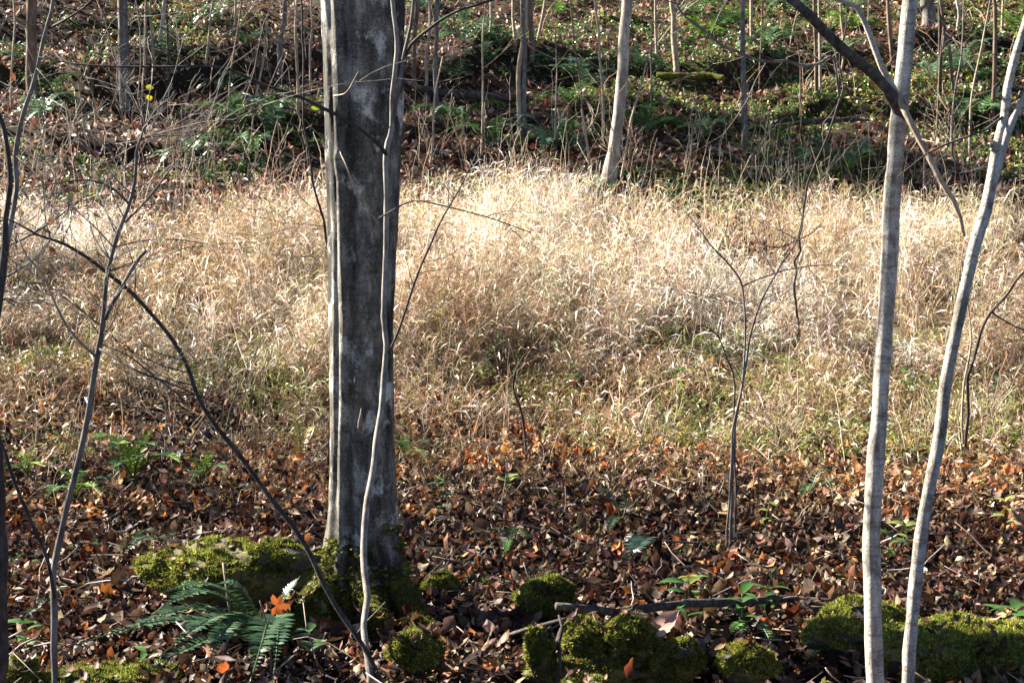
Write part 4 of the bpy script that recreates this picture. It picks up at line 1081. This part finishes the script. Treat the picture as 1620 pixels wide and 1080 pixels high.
# hillside ferns: one built fern, copied with its fronds
def make_fern(seed, pal, nf=9, R=.42):
    o = empty('hillside_fern', (0, 0, 0)); r = np.random.default_rng(seed)
    for k in range(nf):
        a = k * 2 * PI / nf + r.normal() * .25; L = R * r.uniform(.75, 1.15); acc = Acc()
        tip = np.array([math.cos(a) * L, math.sin(a) * L, r.uniform(.02, .2)])
        frond_mesh(acc, arc((0, 0, .0), tip, .12 * r.uniform(.6, 1.4), 10, r.normal() * .04), .14 * r.uniform(.85, 1.2), 16, pal, r)
        acc.build('frond', M['fern'], o)
    return o
PROTO = [make_fern(1, [(.05, .115, .035), (.07, .15, .042), (.06, .13, .05)]), make_fern(2, [(.075, .15, .075), (.10, .18, .10), (.065, .13, .07)]), make_fern(3, GREEN_L)]
FERNS = [
 (250, 92, 1, 1.0, 'silvery fern under the long dark branch at far left of hillside'), (65, 195, 1, 1.0, 'pale fern in the leaves below the top left trunk'), (85, 150, 0, .9, 'dark fern beside the foot of the reddish brown trunk'),
 (345, 38, 1, 1.1, 'bluish fern high on the leafy slope left of the big trunk'), (385, 75, 0, 1.1, 'dark fern below the bluish one, left of the big trunk'), (360, 150, 0, 1.0, 'fern just under the bend of the long dark branch'),
 (375, 210, 0, 1.25, 'large dark fern in the fern bank left of the big trunk'), (425, 215, 1, 1.2, 'silvery fern in the fern bank left of the big trunk'), (400, 255, 0, 1.1, 'lowest dark fern in the fern bank left of the big trunk'), (440, 185, 0, 1.0, 'upper fern in the fern bank closest to the big trunk'),
 (300, 255, 0, .9, 'small fern left of the fern bank, above the grass'), (35, 100, 0, 1.0, 'dark fern at the left border above the wavy sapling'),
 (665, 20, 1, 1.1, 'pale fern at the top, right beside the big trunk'), (735, 70, 1, 1.1, 'silvery fern high above the fallen log'), (765, 72, 0, 1.0, 'green fern beside the silvery one above the fallen log'), (790, 78, 1, .9, 'small pale fern left of the brown twin trunks'),
 (770, 105, 1, .9, 'pale fern just above the middle of the fallen log'), (715, 130, 1, .9, 'grey-green fern at the left end of the fallen log'), (880, 25, 2, 1.0, 'bright fern near the top, left of the white-barked tree'),
 (895, 130, 0, 1.2, 'broad fern right of the twin stems'), (925, 145, 1, 1.1, 'glossy fern left of the white-barked tree trunk'), (905, 165, 2, 1.0, 'yellow-lit fern on the bank left of the white-barked tree'),
 (870, 245, 1, 1.2, 'shaded silvery fern below the earth bank, left of the white-barked tree'), (905, 250, 0, 1.2, 'shaded dark fern next to the foot of the white-barked tree'), (780, 240, 0, 1.1, 'shaded fern below the twin stems'), (730, 215, 0, 1.2, 'dark fern under the fallen log'),
 (1010, 120, 1, 1.2, 'bluish fern right beside the white-barked tree trunk'), (1045, 125, 0, 1.1, 'fern between the white-barked tree and the pressed-together stems'), (1020, 215, 0, 1.1, 'dark fern right of the white-barked tree foot'),
 (1105, 30, 0, 1.1, 'dark fern near the top right of the pressed-together stems'), (1130, 50, 0, 1.0, 'fern above the long level branch, left of the dark grey upright tree'), (1160, 40, 2, 1.0, 'bright fern left of the dark grey upright tree'), (1110, 62, 2, .9, 'bright small fern over the long level branch'),
 (1210, 80, 0, 1.1, 'fern over the long level branch, right of the dark grey upright tree'), (1225, 105, 1, .9, 'glossy fern at the long level branch'), (1245, 70, 0, 1.0, 'dark fern left of the two parallel poles'), (1120, 225, 0, 1.1, 'shaded fern left of the dark grey upright tree foot'), (1230, 230, 0, 1.0, 'fern low on the slope right of the dark grey upright tree'),
 (1310, 270, 0, 1.1, 'green fern low on the slope by the drooping stem'), (1345, 275, 2, .9, 'bright fern low on the slope left of the slim pale tree'), (1345, 50, 2, 1.0, 'bright fern seen under the dark limb'), (1330, 95, 0, .9, 'dark fern at the knee of the level branch'),
 (1525, 120, 1, 1.1, 'glossy fern between the two slim pale trees'), (1550, 135, 0, 1.0, 'green fern left of the forked top near the right edge'), (1480, 132, 1, .9, 'pale fern right of the slim pale tree fork'), (1605, 55, 2, 1.0, 'bright fern in the upper right corner'), (1545, 195, 0, 1.0, 'dark fern behind the leaning slim tree'), (1340, 20, 0, 1.0, 'fern on the top border above the dark limb'), (1245, 25, 0, 1.1, 'dark fern on the crest, left of the dark limb'),
]
_used = [False] * 3
_fr = np.random.default_rng(909)
for px, py, k, s, lab in FERNS:
    g = on_ground(px, py)
    if not _used[k]:
        o = PROTO[k]; _used[k] = True
    else:
        o = PROTO[k].copy(); C.objects.link(o)
        for ch in PROTO[k].children:
            c2 = ch.copy(); c2.parent = o; C.objects.link(c2)
    s *= float(_fr.uniform(1.3, 1.8))
    o.location = tuple(g); o.rotation_euler = (.25, _fr.normal() * .1, _fr.random() * 6.28); o.scale = (s, s, s)
    tag(o, lab, 'fern', 'evergreen ferns on the hillside')

# ------------------------------------------------------------------ mossy rocks
def ico(sub):
    import bmesh
    bm = bmesh.new(); bmesh.ops.create_icosphere(bm, subdivisions=sub, radius=1.0)
    V = np.array([v.co[:] for v in bm.verts]); F = np.array([[v.index for v in f.verts] for f in bm.faces]); bm.free()
    return V, F
ICO = ico(4)
ROCK_LEAVES = Acc()

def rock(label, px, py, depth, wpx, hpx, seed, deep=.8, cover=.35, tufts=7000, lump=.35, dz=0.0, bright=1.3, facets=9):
    """A rock whose centre shows at px, py; wpx x hpx photo pixels across."""
    c = at(px, py, depth); rx = wpx * .5 * depth / FPX; rz = hpx * .5 * depth / FPX; ry = rx * deep
    V, F = ICO
    n1 = noise3(V * 1.3 + seed * 7.7, seed) - .5; n2 = noise3(V * 3.1 + seed * 3.3, seed + 3) - .5; n3 = noise3(V * 8 + seed, seed + 6) - .5
    f = 1 + lump * 1.5 * n1 + lump * .9 * n2 + lump * .35 * n3
    rl = np.random.default_rng(seed + 70); lob = np.zeros(len(V))
    for _ in range(7):
        c0 = rl.normal(size=3); c0[2] = abs(c0[2]) * .6; c0 /= np.linalg.norm(c0)
        lob = np.maximum(lob, np.clip((V @ c0 - .55) / .45, 0, 1) ** .6 * rl.uniform(.15, .45))
    bil = np.abs(noise3(V * 2.4 + seed, seed + 11) - .5) * 2 + .5 * np.abs(noise3(V * 5.2 + seed, seed + 12) - .5) * 2
    f = f * (.74 + lob) + lump * (bil - .25) * .9
    W = V * f[:, None]
    for _ in range(facets):
        nn = rl.normal(size=3); nn /= np.linalg.norm(nn)
        dd = W @ nn; W = W - nn[None] * (np.maximum(0, dd - rl.uniform(.5, .85)) * .8)[:, None]
    W[:, 2] = np.sign(W[:, 2]) * np.abs(W[:, 2]) ** .85; W[:, :2] *= (1 - .4 * smooth(.1, -.7, W[:, 2]))[:, None]
    W = W * np.array([rx, ry, rz]) + c
    W[:, 2] += dz
    foot = np.array([c[0], c[1], c[2] - rz])
    o = empty('mossy_rock', foot); tag(o, label, 'rock', 'moss-covered rocks in the foreground')
    a = Acc(); a.add(W, F); st = a.build('stone', M['stone'], o, foot)
    r = np.random.default_rng(seed + 40)
    tri = W[F]; nr = np.cross(tri[:, 1] - tri[:, 0], tri[:, 2] - tri[:, 0]); ar = np.linalg.norm(nr, axis=1); nr /= ar[:, None] + 1e-12
    cen = tri.mean(1)
    ok = (nr[:, 2] > -cover + .5 * (noise3(cen * 7, seed + 2) - .5)) & (cen[:, 2] > ground_z(cen[:, 0], cen[:, 1]) - .02)
    ok &= (noise3(cen * 16 + 5, seed + 21) > .36) & (noise3(cen * 40, seed + 22) > .30)
    w = ar * ok; w /= w.sum()
    k = r.choice(len(F), tufts, p=w)
    u = r.random((tufts, 2)); sw = u.sum(1) > 1; u[sw] = 1 - u[sw]
    pts = tri[k, 0] + (tri[k, 1] - tri[k, 0]) * u[:, :1] + (tri[k, 2] - tri[k, 0]) * u[:, 1:]
    moss_tufts('moss', pts, nr[k], o, foot, r, .018, bright)
    up = np.where((nr[:, 2] > .35) & (cen[:, 2] > ground_z(cen[:, 0], cen[:, 1])))[0]
    m = min(len(up), int(wpx / 6))
    q = r.choice(up, m); n_ = m
    scatter(ROCK_LEAVES, leaf_template(1, .46, 1.1, .45, .3, 5, .8, .2), cen[q] + np.array([0, 0, .014]), rot_mats(r.random(n_) * 6.28, r.normal(size=n_) * .4, r.normal(size=n_) * .4), r.uniform(.03, .075, n_), pick_cols(n_, LEAFCOL, r))
    return o

rock('large moss-capped rock left of the big trunk, overhanging a dark hollow', 370, 920, 6.2, 255, 135, 3, .7, .3, 20000, .42, facets=2)
rock('low mossy mound at the big trunk right foot', 700, 930, 6.7, 60, 55, 4, .9, .3, 4000)
rock('small mossy cushion below the big trunk at the bottom', 650, 1038, 5.45, 95, 80, 5, .8, .3, 6000, .4)
rock('green mossy hump in shade, above the left end of the fallen branch', 855, 952, 6.3, 120, 85, 6, .9, .4, 8000, .3)
rock('narrow mossy stone at the left end of the rock ledge', 852, 1040, 5.5, 58, 110, 7, .8, .1, 6000, .45)
rock('dull mossy stone below the fallen branch, second in the rock ledge', 930, 1020, 5.6, 95, 95, 8, .8, .2, 8000, .42)
rock('tall bright mossy stone under the middle of the fallen branch', 1005, 1015, 5.55, 100, 100, 9, .8, .2, 9000, .42)
rock('mossy stone draped with roots at the right end of the rock ledge', 1072, 1050, 5.5, 85, 90, 10, .8, .2, 7000, .4)
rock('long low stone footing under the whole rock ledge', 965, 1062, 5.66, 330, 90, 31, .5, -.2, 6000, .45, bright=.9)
rock('tiny moss tuft stone at the bottom border under the rock ledge', 920, 1086, 5.25, 80, 40, 16, .8, .3, 4000, .35)
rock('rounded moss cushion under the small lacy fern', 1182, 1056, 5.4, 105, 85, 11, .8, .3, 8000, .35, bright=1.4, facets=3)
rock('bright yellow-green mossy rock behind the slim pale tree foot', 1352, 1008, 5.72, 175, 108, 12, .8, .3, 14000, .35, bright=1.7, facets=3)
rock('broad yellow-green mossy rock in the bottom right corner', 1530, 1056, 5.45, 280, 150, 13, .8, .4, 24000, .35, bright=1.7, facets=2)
rock('flat sunlit moss patch on stone at the bottom, left of the big fern', 165, 1082, 5.3, 250, 62, 14, .7, .4, 10000, .3)
rock('small mossy stone in the bottom left corner', 28, 1070, 5.3, 70, 60, 15, .8, .4, 5000, .3)
rock('mossy buttress stone at the big trunk left foot', 492, 985, 6.2, 70, 95, 17, .8, .3, 6000, .35)

kind(ROCK_LEAVES.build('fallen_leaf_litter', M['litter']), 'stuff', 'small dead leaves lying on the mossy rocks')
# ------------------------------------------------------------------ fallen wood
def log(label, pts, mat, name='fallen_branch', cat='branch', sides=12, seed=1, wob=.08, stubs=()):
    W = [[*at(px, py, d), .42 * w * d / FPX] for px, py, d, w in pts]
    S = catmull(W, .03); r = np.random.default_rng(seed)
    k = np.arange(0, len(S) + 4, 4); S[:, 3] *= .85 + .35 * np.interp(np.arange(len(S)), k, r.random(len(k)))
    for a_ in range(3): S[:, a_] += .5 * S[:, 3] * (np.interp(np.arange(len(S)), k, r.random(len(k))) - .5)
    foot = S[0, :3] - np.array([0, 0, S[0, 3]])
    o = empty(name, foot); tag(o, label, cat)
    a = Acc(); tube(a, S[:, :3], S[:, 3], sides, None, wob, r); a.build('stem', M[mat], o, foot)
    for sp in stubs:
        T = stick_pts(sp, .03, .002, seed); b = Acc(); tube(b, T[:, :3], T[:, 3], 6); b.build('side_branch', M[mat], o, foot)
log('grey fallen branch lying across the mossy rock ledge', [(880, 957, 5.78, 14), (930, 963, 5.82, 15), (980, 968, 5.86, 15), (1020, 961, 5.92, 15), (1060, 957, 5.97, 16), (1120, 954, 6.05, 16), (1190, 950, 6.13, 16), (1250, 948, 6.2, 14), (1300, 957, 6.2, 12), (1345, 965, 6.18, 8)], 'bough', stubs=([(1250, 948, 6.2, 8), (1290, 965, 6.12, 8), (1330, 968, 6.08, 6)],))
log('dark fallen log lying across the hillside beside the twin stems', [(640, 128, 23.6, 8), (680, 143, 23.2, 12), (740, 150, 22.9, 14), (800, 155, 22.7, 13), (835, 156, 22.6, 10)], 'dark', 'fallen_log', 'log', 12, 4, .12)
log('dark mossy log half sunk in the slope right of the slim pressed-together stems', [(1040, 119, 24.2, 10), (1075, 121, 24.1, 14), (1120, 120, 24.0, 14), (1145, 124, 23.8, 9)], 'moss', 'fallen_log', 'log', 12, 5, .14)
log('weathered log resting low on the slope behind the drooping stem', [(1245, 198, 21.4, 7), (1280, 193, 21.4, 10), (1340, 190, 21.5, 9), (1375, 190, 21.6, 5)], 'dark', 'fallen_log', 'log', 12, 6, .14)
log('thin twig lying beside the blue-green frond', [(985, 857, 7.6, 4), (1050, 856, 7.7, 5), (1115, 859, 7.7, 4)], 'grey', 'fallen_twig', 'twig', 6, 7)
log('broken twig leaning in the hollow below the rock ledge left end', [(800, 1005, 6.0, 6), (850, 990, 5.7, 7), (895, 978, 5.6, 6)], 'dark', 'fallen_twig', 'twig', 6, 8)
log('dead stick standing upright before the big fern', [(430, 1085, 5.3, 4), (427, 1030, 5.35, 4), (421, 985, 5.4, 3.5), (411, 950, 5.4, 3)], 'brown', 'dead_stick', 'stick', 6, 9)
log('pale bare stick hanging over the large mossy rock', [(364, 968, 5.9, 4), (358, 930, 5.9, 4.5), (353, 890, 5.95, 4)], 'tan', 'dead_stick', 'stick', 6, 10)
log('rotten stump spike rising at the left of the rock ledge', [(880, 1090, 5.4, 12), (886, 1050, 5.45, 9), (883, 1015, 5.5, 10), (890, 990, 5.55, 8), (884, 972, 5.58, 4)], 'dark', 'stump', 'stump', 9, 11, .4)

# ------------------------------------------------------------------ shrubs of bare twigs (each a thing: several stems)
def shrub(label, px, py, h, nst, mat, seed, spread=.45, depth=2, rad=.007):
    g = on_ground(px, py); o = empty('bare_shrub', g); tag(o, label, 'shrub', 'bare twiggy shrubs')
    r = np.random.default_rng(seed)
    for k in range(nst):
        a = Acc(); dd = np.array([r.normal() * spread, r.normal() * spread, 1.0])
        grow(a, g + np.array([r.normal() * .05, r.normal() * .05, -.02]), dd, h * r.uniform(.45, .7), rad * r.uniform(.7, 1.1), depth, r, 5, .5, .15, None, (1, 3), None, .0022)
        a.build('stem', M[mat], o, g)
SHR = [(735, 265, .9, 5, 'tan', 'pale twiggy shrub at the grass edge right of the big trunk'), (690, 250, .8, 3, 'tan', 'small pale shrub close right of the big trunk'), (1010, 300, .9, 4, 'tan', 'pale spindly shrub right of the white-barked tree foot'),
       (1090, 285, 1.1, 5, 'tan', 'pale many-stemmed shrub below the dark grey upright tree'), (1190, 290, 1.0, 6, 'tan', 'dense bare shrub under the level branch'), (1250, 330, .8, 4, 'whitebark', 'whitish arching shrub at the grass edge by the drooping stem'),
       (1500, 250, 1.1, 6, 'tan', 'tangled brown shrub between the two slim pale trees'), (1450, 290, .8, 4, 'tan', 'low bare shrub right of the slim pale tree'), (1555, 300, .8, 4, 'tan', 'thin bare shrub behind the leaning slim tree'),
       (280, 260, 1.3, 8, 'grey', 'grey tangled shrub above the dark forked sapling'), (330, 280, 1.0, 6, 'tan', 'pale shrub over the grass margin left of the big trunk'), (210, 225, 1.1, 6, 'grey', 'grey shrub below the long dark branch at left'),
       (130, 130, 1.2, 7, 'tan', 'bramble tangle of pale hooped stems at top left'), (160, 190, 1.0, 6, 'tan', 'lower bramble tangle at left'), (100, 240, .9, 5, 'grey', 'twiggy shrub above the grass at far left'), (60, 290, .9, 5, 'tan', 'reddish twig shrub at far left of the grass'),
       (420, 300, .8, 4, 'tan', 'light twig clump just left of the big trunk at grass edge'), (840, 300, .8, 4, 'tan', 'straight-stemmed clump at the grass edge, centre'), (620, 620, .6, 3, 'tan', 'brown twigs behind the big trunk in the grass'),
       (290, 690, .7, 6, 'tan', 'brown weedy shrub in the shadow of the grass at left'), (380, 660, .7, 5, 'tan', 'dry stems before the grass left of the big trunk'), (100, 640, .6, 5, 'grey', 'dark twiggy clump at left in shade'), (230, 640, .6, 5, 'grey', 'grey bramble heap behind the dark forked sapling'),
       (1230, 720, .5, 6, 'tan', 'brown thready clump right of the forked sapling'), (1560, 720, .7, 6, 'tan', 'brown shrub behind the leaning slim tree foot'), (1600, 640, .8, 5, 'brown', 'dark shrub at the right edge below the grass'), (1460, 720, .5, 5, 'tan', 'dry clump between the two slim pale trees, low down')]
for i, (px, py, h, k, mt, lab) in enumerate(SHR):
    shrub(lab, px, py, h * (.85 if py < 400 else 1), max(3, int(k * .7)) if py < 400 else k, mt, 700 + i, rad=.007 if py < 400 else .004)

# ------------------------------------------------------------------ small green plants, and leaves that stand out
def seedling(label, px, py, h, nl, LW, pal, seed, dpt=None):
    g = on_ground(px, py); o = empty('seedling', g); tag(o, label, 'plant', 'small green plants among the leaves')
    r = np.random.default_rng(seed)
    d = np.array([r.normal() * .15, r.normal() * .15, 1.0]); t = np.linspace(0, 1, 6)[:, None]
    P = g + d * h * t + np.cumsum(r.normal(size=(6, 3)) * .006, 0)
    a = Acc(); tube(a, P, np.linspace(.0025, .0013, 6), 5, np.array(pal[0]) * .9, 0, r); a.build('stem', M['green'], o, g)
    V, F = leaf_template(1, LW[1], -.7, .25, .2, 6, .8, .05); V = V + np.array([.5, 0, 0])
    for k in range(nl):
        q = P[min(5, 1 + k * 5 // nl + 1)]; yaw = k * 2.3 + r.normal() * .3
        R = rot_mats(np.array([yaw]), np.array([-.35 + r.normal() * .2]), np.array([r.normal() * .2]))
        b = Acc(); scatter(b, (V, F), q[None], R, np.array([LW[0] * r.uniform(.7, 1.15)]), np.array([pal[r.integers(len(pal))]])); b.build('leaf', M['green'], o, g)
SEED = [(1080, 1010, .17, 6, (.085, .3), GREEN_B, 'upright green sprig beside the large pinkish leaf on the rock ledge'), (1100, 985, .14, 4, (.06, .4), GREEN_Y, 'pale-leaved seedling at the right end of the rock ledge'), (1178, 1000, .12, 5, (.09, .42), GREEN_B, 'leafy green seedling right of the rock ledge'), (1210, 985, .10, 4, (.07, .4), GREEN_B, 'small seedling under the fallen branch'),
        (1415, 1040, .10, 7, (.055, .5), GREEN_D, 'round-leaved plant between the two slim pale trunks'), (1440, 880, .08, 3, (.07, .5), GREEN_Y, 'two-leaved pale seedling beside the leaning slim tree'), (1400, 890, .06, 4, (.06, .5), GREEN_B, 'little green seedling right of the slim pale trunk'), (1585, 1000, .06, 3, (.09, .5), GREEN_B, 'green leaf sprout near the right edge'), (1590, 850, .1, 3, (.08, .5), GREEN_Y, 'yellowish seedling by the right edge'),
        (1210, 850, .14, 6, (.05, .35), GREEN_Y, 'yellow-green sprig beside the forked sapling foot'), (45, 1040, .07, 4, (.07, .4), GREEN_B, 'pale-lit seedling in the bottom left'), (235, 1075, .05, 4, (.06, .45), GREEN_B, 'small green rosette on the bottom moss patch'), (440, 1020, .16, 7, (.05, .5), GREEN_D, 'round-leaved vine shoot right of the big fern'), (490, 1060, .08, 6, (.06, .5), GREEN_D, 'glossy green plant at the foot of the arching stem'),
        (170, 800, .1, 6, (.06, .5), GREEN_D, 'dark leafy plant under the bright fern'), (475, 610, .2, 5, (.06, .4), GREEN_B, 'bright green sprig in the grass left of the big trunk'), (910, 620, .15, 6, (.12, .55), GREEN_B, 'broad-leaved green plant low in the grass, centre'), (750, 620, .2, 7, (.16, .25), GREEN_Y, 'yellow-green leafy plant in the grass right of the big trunk'), (780, 590, .22, 7, (.15, .25), GREEN_B, 'green leafy plant in the grass, right of the yellow-green one'), (1060, 620, .15, 6, (.12, .4), GREEN_B, 'green plant in the grass left of the forked sapling'),
        (450, 420, .5, 6, (.14, .3), GREEN_Y, 'yellow-green plant poking from the grass left of the big trunk'), (1350, 650, .2, 8, (.08, .4), GREEN_Y, 'yellow-green clump left of the slim pale trunk'), (1430, 640, .25, 9, (.08, .4), GREEN_B, 'green leafy plant between the slim pale trunks'), (1540, 610, .3, 10, (.08, .4), GREEN_D, 'dark green bushy plant behind the leaning slim tree'), (1590, 660, .3, 10, (.09, .4), GREEN_D, 'dark green bushy plant at the right edge'), (700, 800, .08, 5, (.06, .5), GREEN_B, 'tiny green plant in sun just right of the big trunk'), (800, 800, .09, 5, (.06, .5), GREEN_Y, 'small pale green plant in the leaves, centre')]
for i, (px, py, h, k, lw, pal, lab) in enumerate(SEED):
    big = 1.45 if py > 780 else 1.1
    seedling(lab, px, py, h + (.07 if py > 780 else .03), k + 2, (lw[0] * big, lw[1]), pal, 800 + i)

def special_leaf(label, px, py, depth, size, shape, col, rot, lift=.02, ground=True):
    p = on_ground(px, py) + np.array([0, 0, lift]) if ground else at(px, py, depth)
    size *= .85
    V, F = shape
    me = mesh_from('leaf', V, [F], np.tile(col, (len(V), 1))); me.materials.append(M['litter'])
    o = bpy.data.objects.new('single_leaf', me); o.location = tuple(p); o.rotation_euler = rot; o.scale = (size,) * 3
    link(o); tag(o, label, 'leaf')
special_leaf('orange lobed dead leaf caught upright beside the big fern', 437, 958, 5.75, .13, lobed_template(5, .5, .5, 3), (.5, .13, .03), (1.2, .2, .6), ground=False)
special_leaf('large pinkish curled leaf lying at the right of the rock ledge', 1052, 988, 5.6, .19, leaf_template(1, .5, .8, .45, .4, 9, .8, .2), (.52, .30, .24), (.6, -.35, .5), ground=False)
special_leaf('pale tan leaf tip under the large pinkish curled leaf', 1046, 1005, 5.5, .1, leaf_template(1, .4, .8, .45, .4, 7, .8, .2), (.6, .45, .36), (.5, -.1, .1), ground=False)
special_leaf('bright orange-red leaf by the roots right of the forked sapling', 1128, 925, 6.4, .13, lobed_template(5, .4, .6, 5), (.5, .12, .03), (.5, .1, .4), .05)
special_leaf('rust-red curled leaf hanging below the tall bright mossy stone', 990, 1052, 5.3, .11, leaf_template(1, .38, 1.6, .8, .6, 9, .8, .3), (.22, .055, .022), (.5, -1.0, 1.6), ground=False)
special_leaf('orange leaf left of the slim pale trunk above the bright moss', 1350, 938, 6.2, .15, lobed_template(5, .4, .6, 6), (.48, .16, .04), (.5, .2, .9), .05)
special_leaf('red-brown broad leaf in front of the slim pale tree foot', 1345, 1040, 5.45, .15, leaf_template(1, .5, .6, .4, .2, 9), (.33, .07, .03), (.5, -.2, .3), .06)
special_leaf('tan leaf standing on the broad bottom right mossy rock', 1545, 1072, 5.2, .1, leaf_template(1, .5, 1.2, .6, .4, 9), (.5, .3, .18), (.4, -1.0, .8), ground=False)
special_leaf('bright orange leaf at left edge in shade', 18, 832, 8, .14, lobed_template(5, .4, .6, 7), (.6, .18, .02), (.6, .2, .9), .05)
special_leaf('orange-brown curled leaf in the dark litter left of the large mossy rock', 168, 960, 6.2, .12, lobed_template(5, .4, 1.2, 8), (.45, .15, .03), (.8, .2, .9), .06)
special_leaf('white-tan leaf in sun right of the big trunk', 702, 838, 8.1, .13, leaf_template(1, .5, .5, .4, .4, 9), (.7, .6, .45), (.4, .3, .9), .06)
special_leaf('small yellow leaf cluster tip hanging before the hillside at left', 237, 139, 7, .045, leaf_template(1, .8, .3, .2, 0, 7), (.7, .62, .03), (1.2, .2, .3), ground=False)
special_leaf('lower yellow leaf hanging before the hillside at left', 236, 155, 7, .045, leaf_template(1, .8, .3, .2, 0, 7), (.7, .6, .04), (1.1, -.2, 1.0), ground=False)
special_leaf('yellow-green leaf hanging from the dark branch left of the big trunk', 499, 172, 5.95, .045, leaf_template(1, .5, .3, .2, 0, 7), (.5, .6, .04), (1.2, .2, .5), ground=False)
special_leaf('yellow leaf caught in the grass right of the big trunk', 778, 443, 15.2, .14, lobed_template(5, .4, .6, 9), (.75, .5, .05), (1.0, .1, .3), ground=False)
special_leaf('red leaf cluster at the top of the grass left of the big trunk', 455, 305, 17, .16, lobed_template(5, .4, .6, 10), (.6, .06, .05), (1.0, .1, .3), ground=False)
special_leaf('orange leaf perched in the sunlit grass at left', 260, 392, 15.6, .14, lobed_template(5, .4, .6, 11), (.5, .17, .06), (1.0, .1, .3), ground=False)
special_leaf('dark red leaf on the grass close left of the big trunk', 482, 402, 15.4, .15, leaf_template(1, .4, .6, .4, .4, 7), (.33, .08, .04), (.6, .1, .2), ground=False)

# ------------------------------------------------------------------ neighbouring trees whose shade falls into the clearing
def shade_tree(label, x, y, h, rad, seed, leafy=3000, low=.25, spread=2.2, leaf=.10, pal=None, mat='grey'):
    g = gpt(x, y); o = empty('woodland_tree', g); tag(o, label, 'tree', 'trees beside the clearing')
    r = np.random.default_rng(seed); n = 18; t = np.linspace(0, 1, n)
    P = g + np.stack([np.cumsum(r.normal(size=n) * .04), np.cumsum(r.normal(size=n) * .04), h * t - .1], -1)
    a = Acc(); R = rad * (1 - .85 * t); tube(a, P, R, 10, None, .05, r); a.build('trunk', M[mat], o, g)
    b = Acc(); tips = []
    for k in range(16):
        i = int((low + (1 - low) * (k + r.random()) / 16) * (n - 1)); az = k * 2.4 + r.normal() * .3
        L = spread * (1.05 - .6 * i / n) * r.uniform(.5, .8)
        grow(b, P[i], (math.cos(az), math.sin(az), .45), L, max(.012, R[i] * .4), 3, r, 5, .55, .2, None, (2, 3), tips)
    b.build('limbs', M[mat], o, g)
    if leafy:
        tp = np.array(tips); k = r.integers(0, len(tp), leafy); q = tp[k] + r.normal(size=(leafy, 3)) * .16
        c = Acc(); Rm = rot_mats(r.random(leafy) * 6.28, r.normal(size=leafy) * .7, r.normal(size=leafy) * .7)
        scatter(c, leaf_template(1, .5, .4, .2, 0, 3), q, Rm, r.uniform(.6, 1.3, leafy) * leaf, pick_cols(leafy, pal or [((.26, .13, .06), 2), ((.34, .2, .1), 1)], r))
        c.build('crown', M['litter'] if not pal else M['needle'], o, g)
    return o
EVG = [((.03, .07, .025), 2), ((.05, .1, .03), 2)]
SHADE = [(-7.6, 11.3, 7.6, .09, 420, .3, 2.0), (-4.6, 10.2, 5.0, .06, 260, .2, 1.5), (-5.8, 12.9, 4.6, .06, 800, .15, 1.6), (-7.4, 12.6, 8.5, .09, 150, .3, 2.0), (-9.5, 10.4, 6.4, .1, 110, .3, 2.2)]
SLAB = ['brown-leaved tree whose shade crosses the leaves behind the fallen branch', 'young tree with brown leaves just beyond the left border of the view', 'second brown-leaved tree beyond the left border', 'taller brown-leaved tree left of the clearing', 'tall tree far left of the clearing', 'tree left of the shaded foreground', 'tallest tree far left of the foreground', 'small tree left of the camera']
for i, (x, y, h, rad, lf, low, sp) in enumerate(SHADE):
    shade_tree(SLAB[i], x, y, h, rad, 900 + i, lf, low, sp)
for i, (x, y, h, lab) in enumerate([(-11.8, 28.3, 10.5, 'evergreen tree on the hillside beyond the left border'), (-14.2, 29.6, 13.5, 'taller evergreen behind it, farther beyond the left border')]):
    shade_tree(lab, x, y, h, .14, 950 + i, 5200, .15, 2.6, .16, EVG, 'brown')
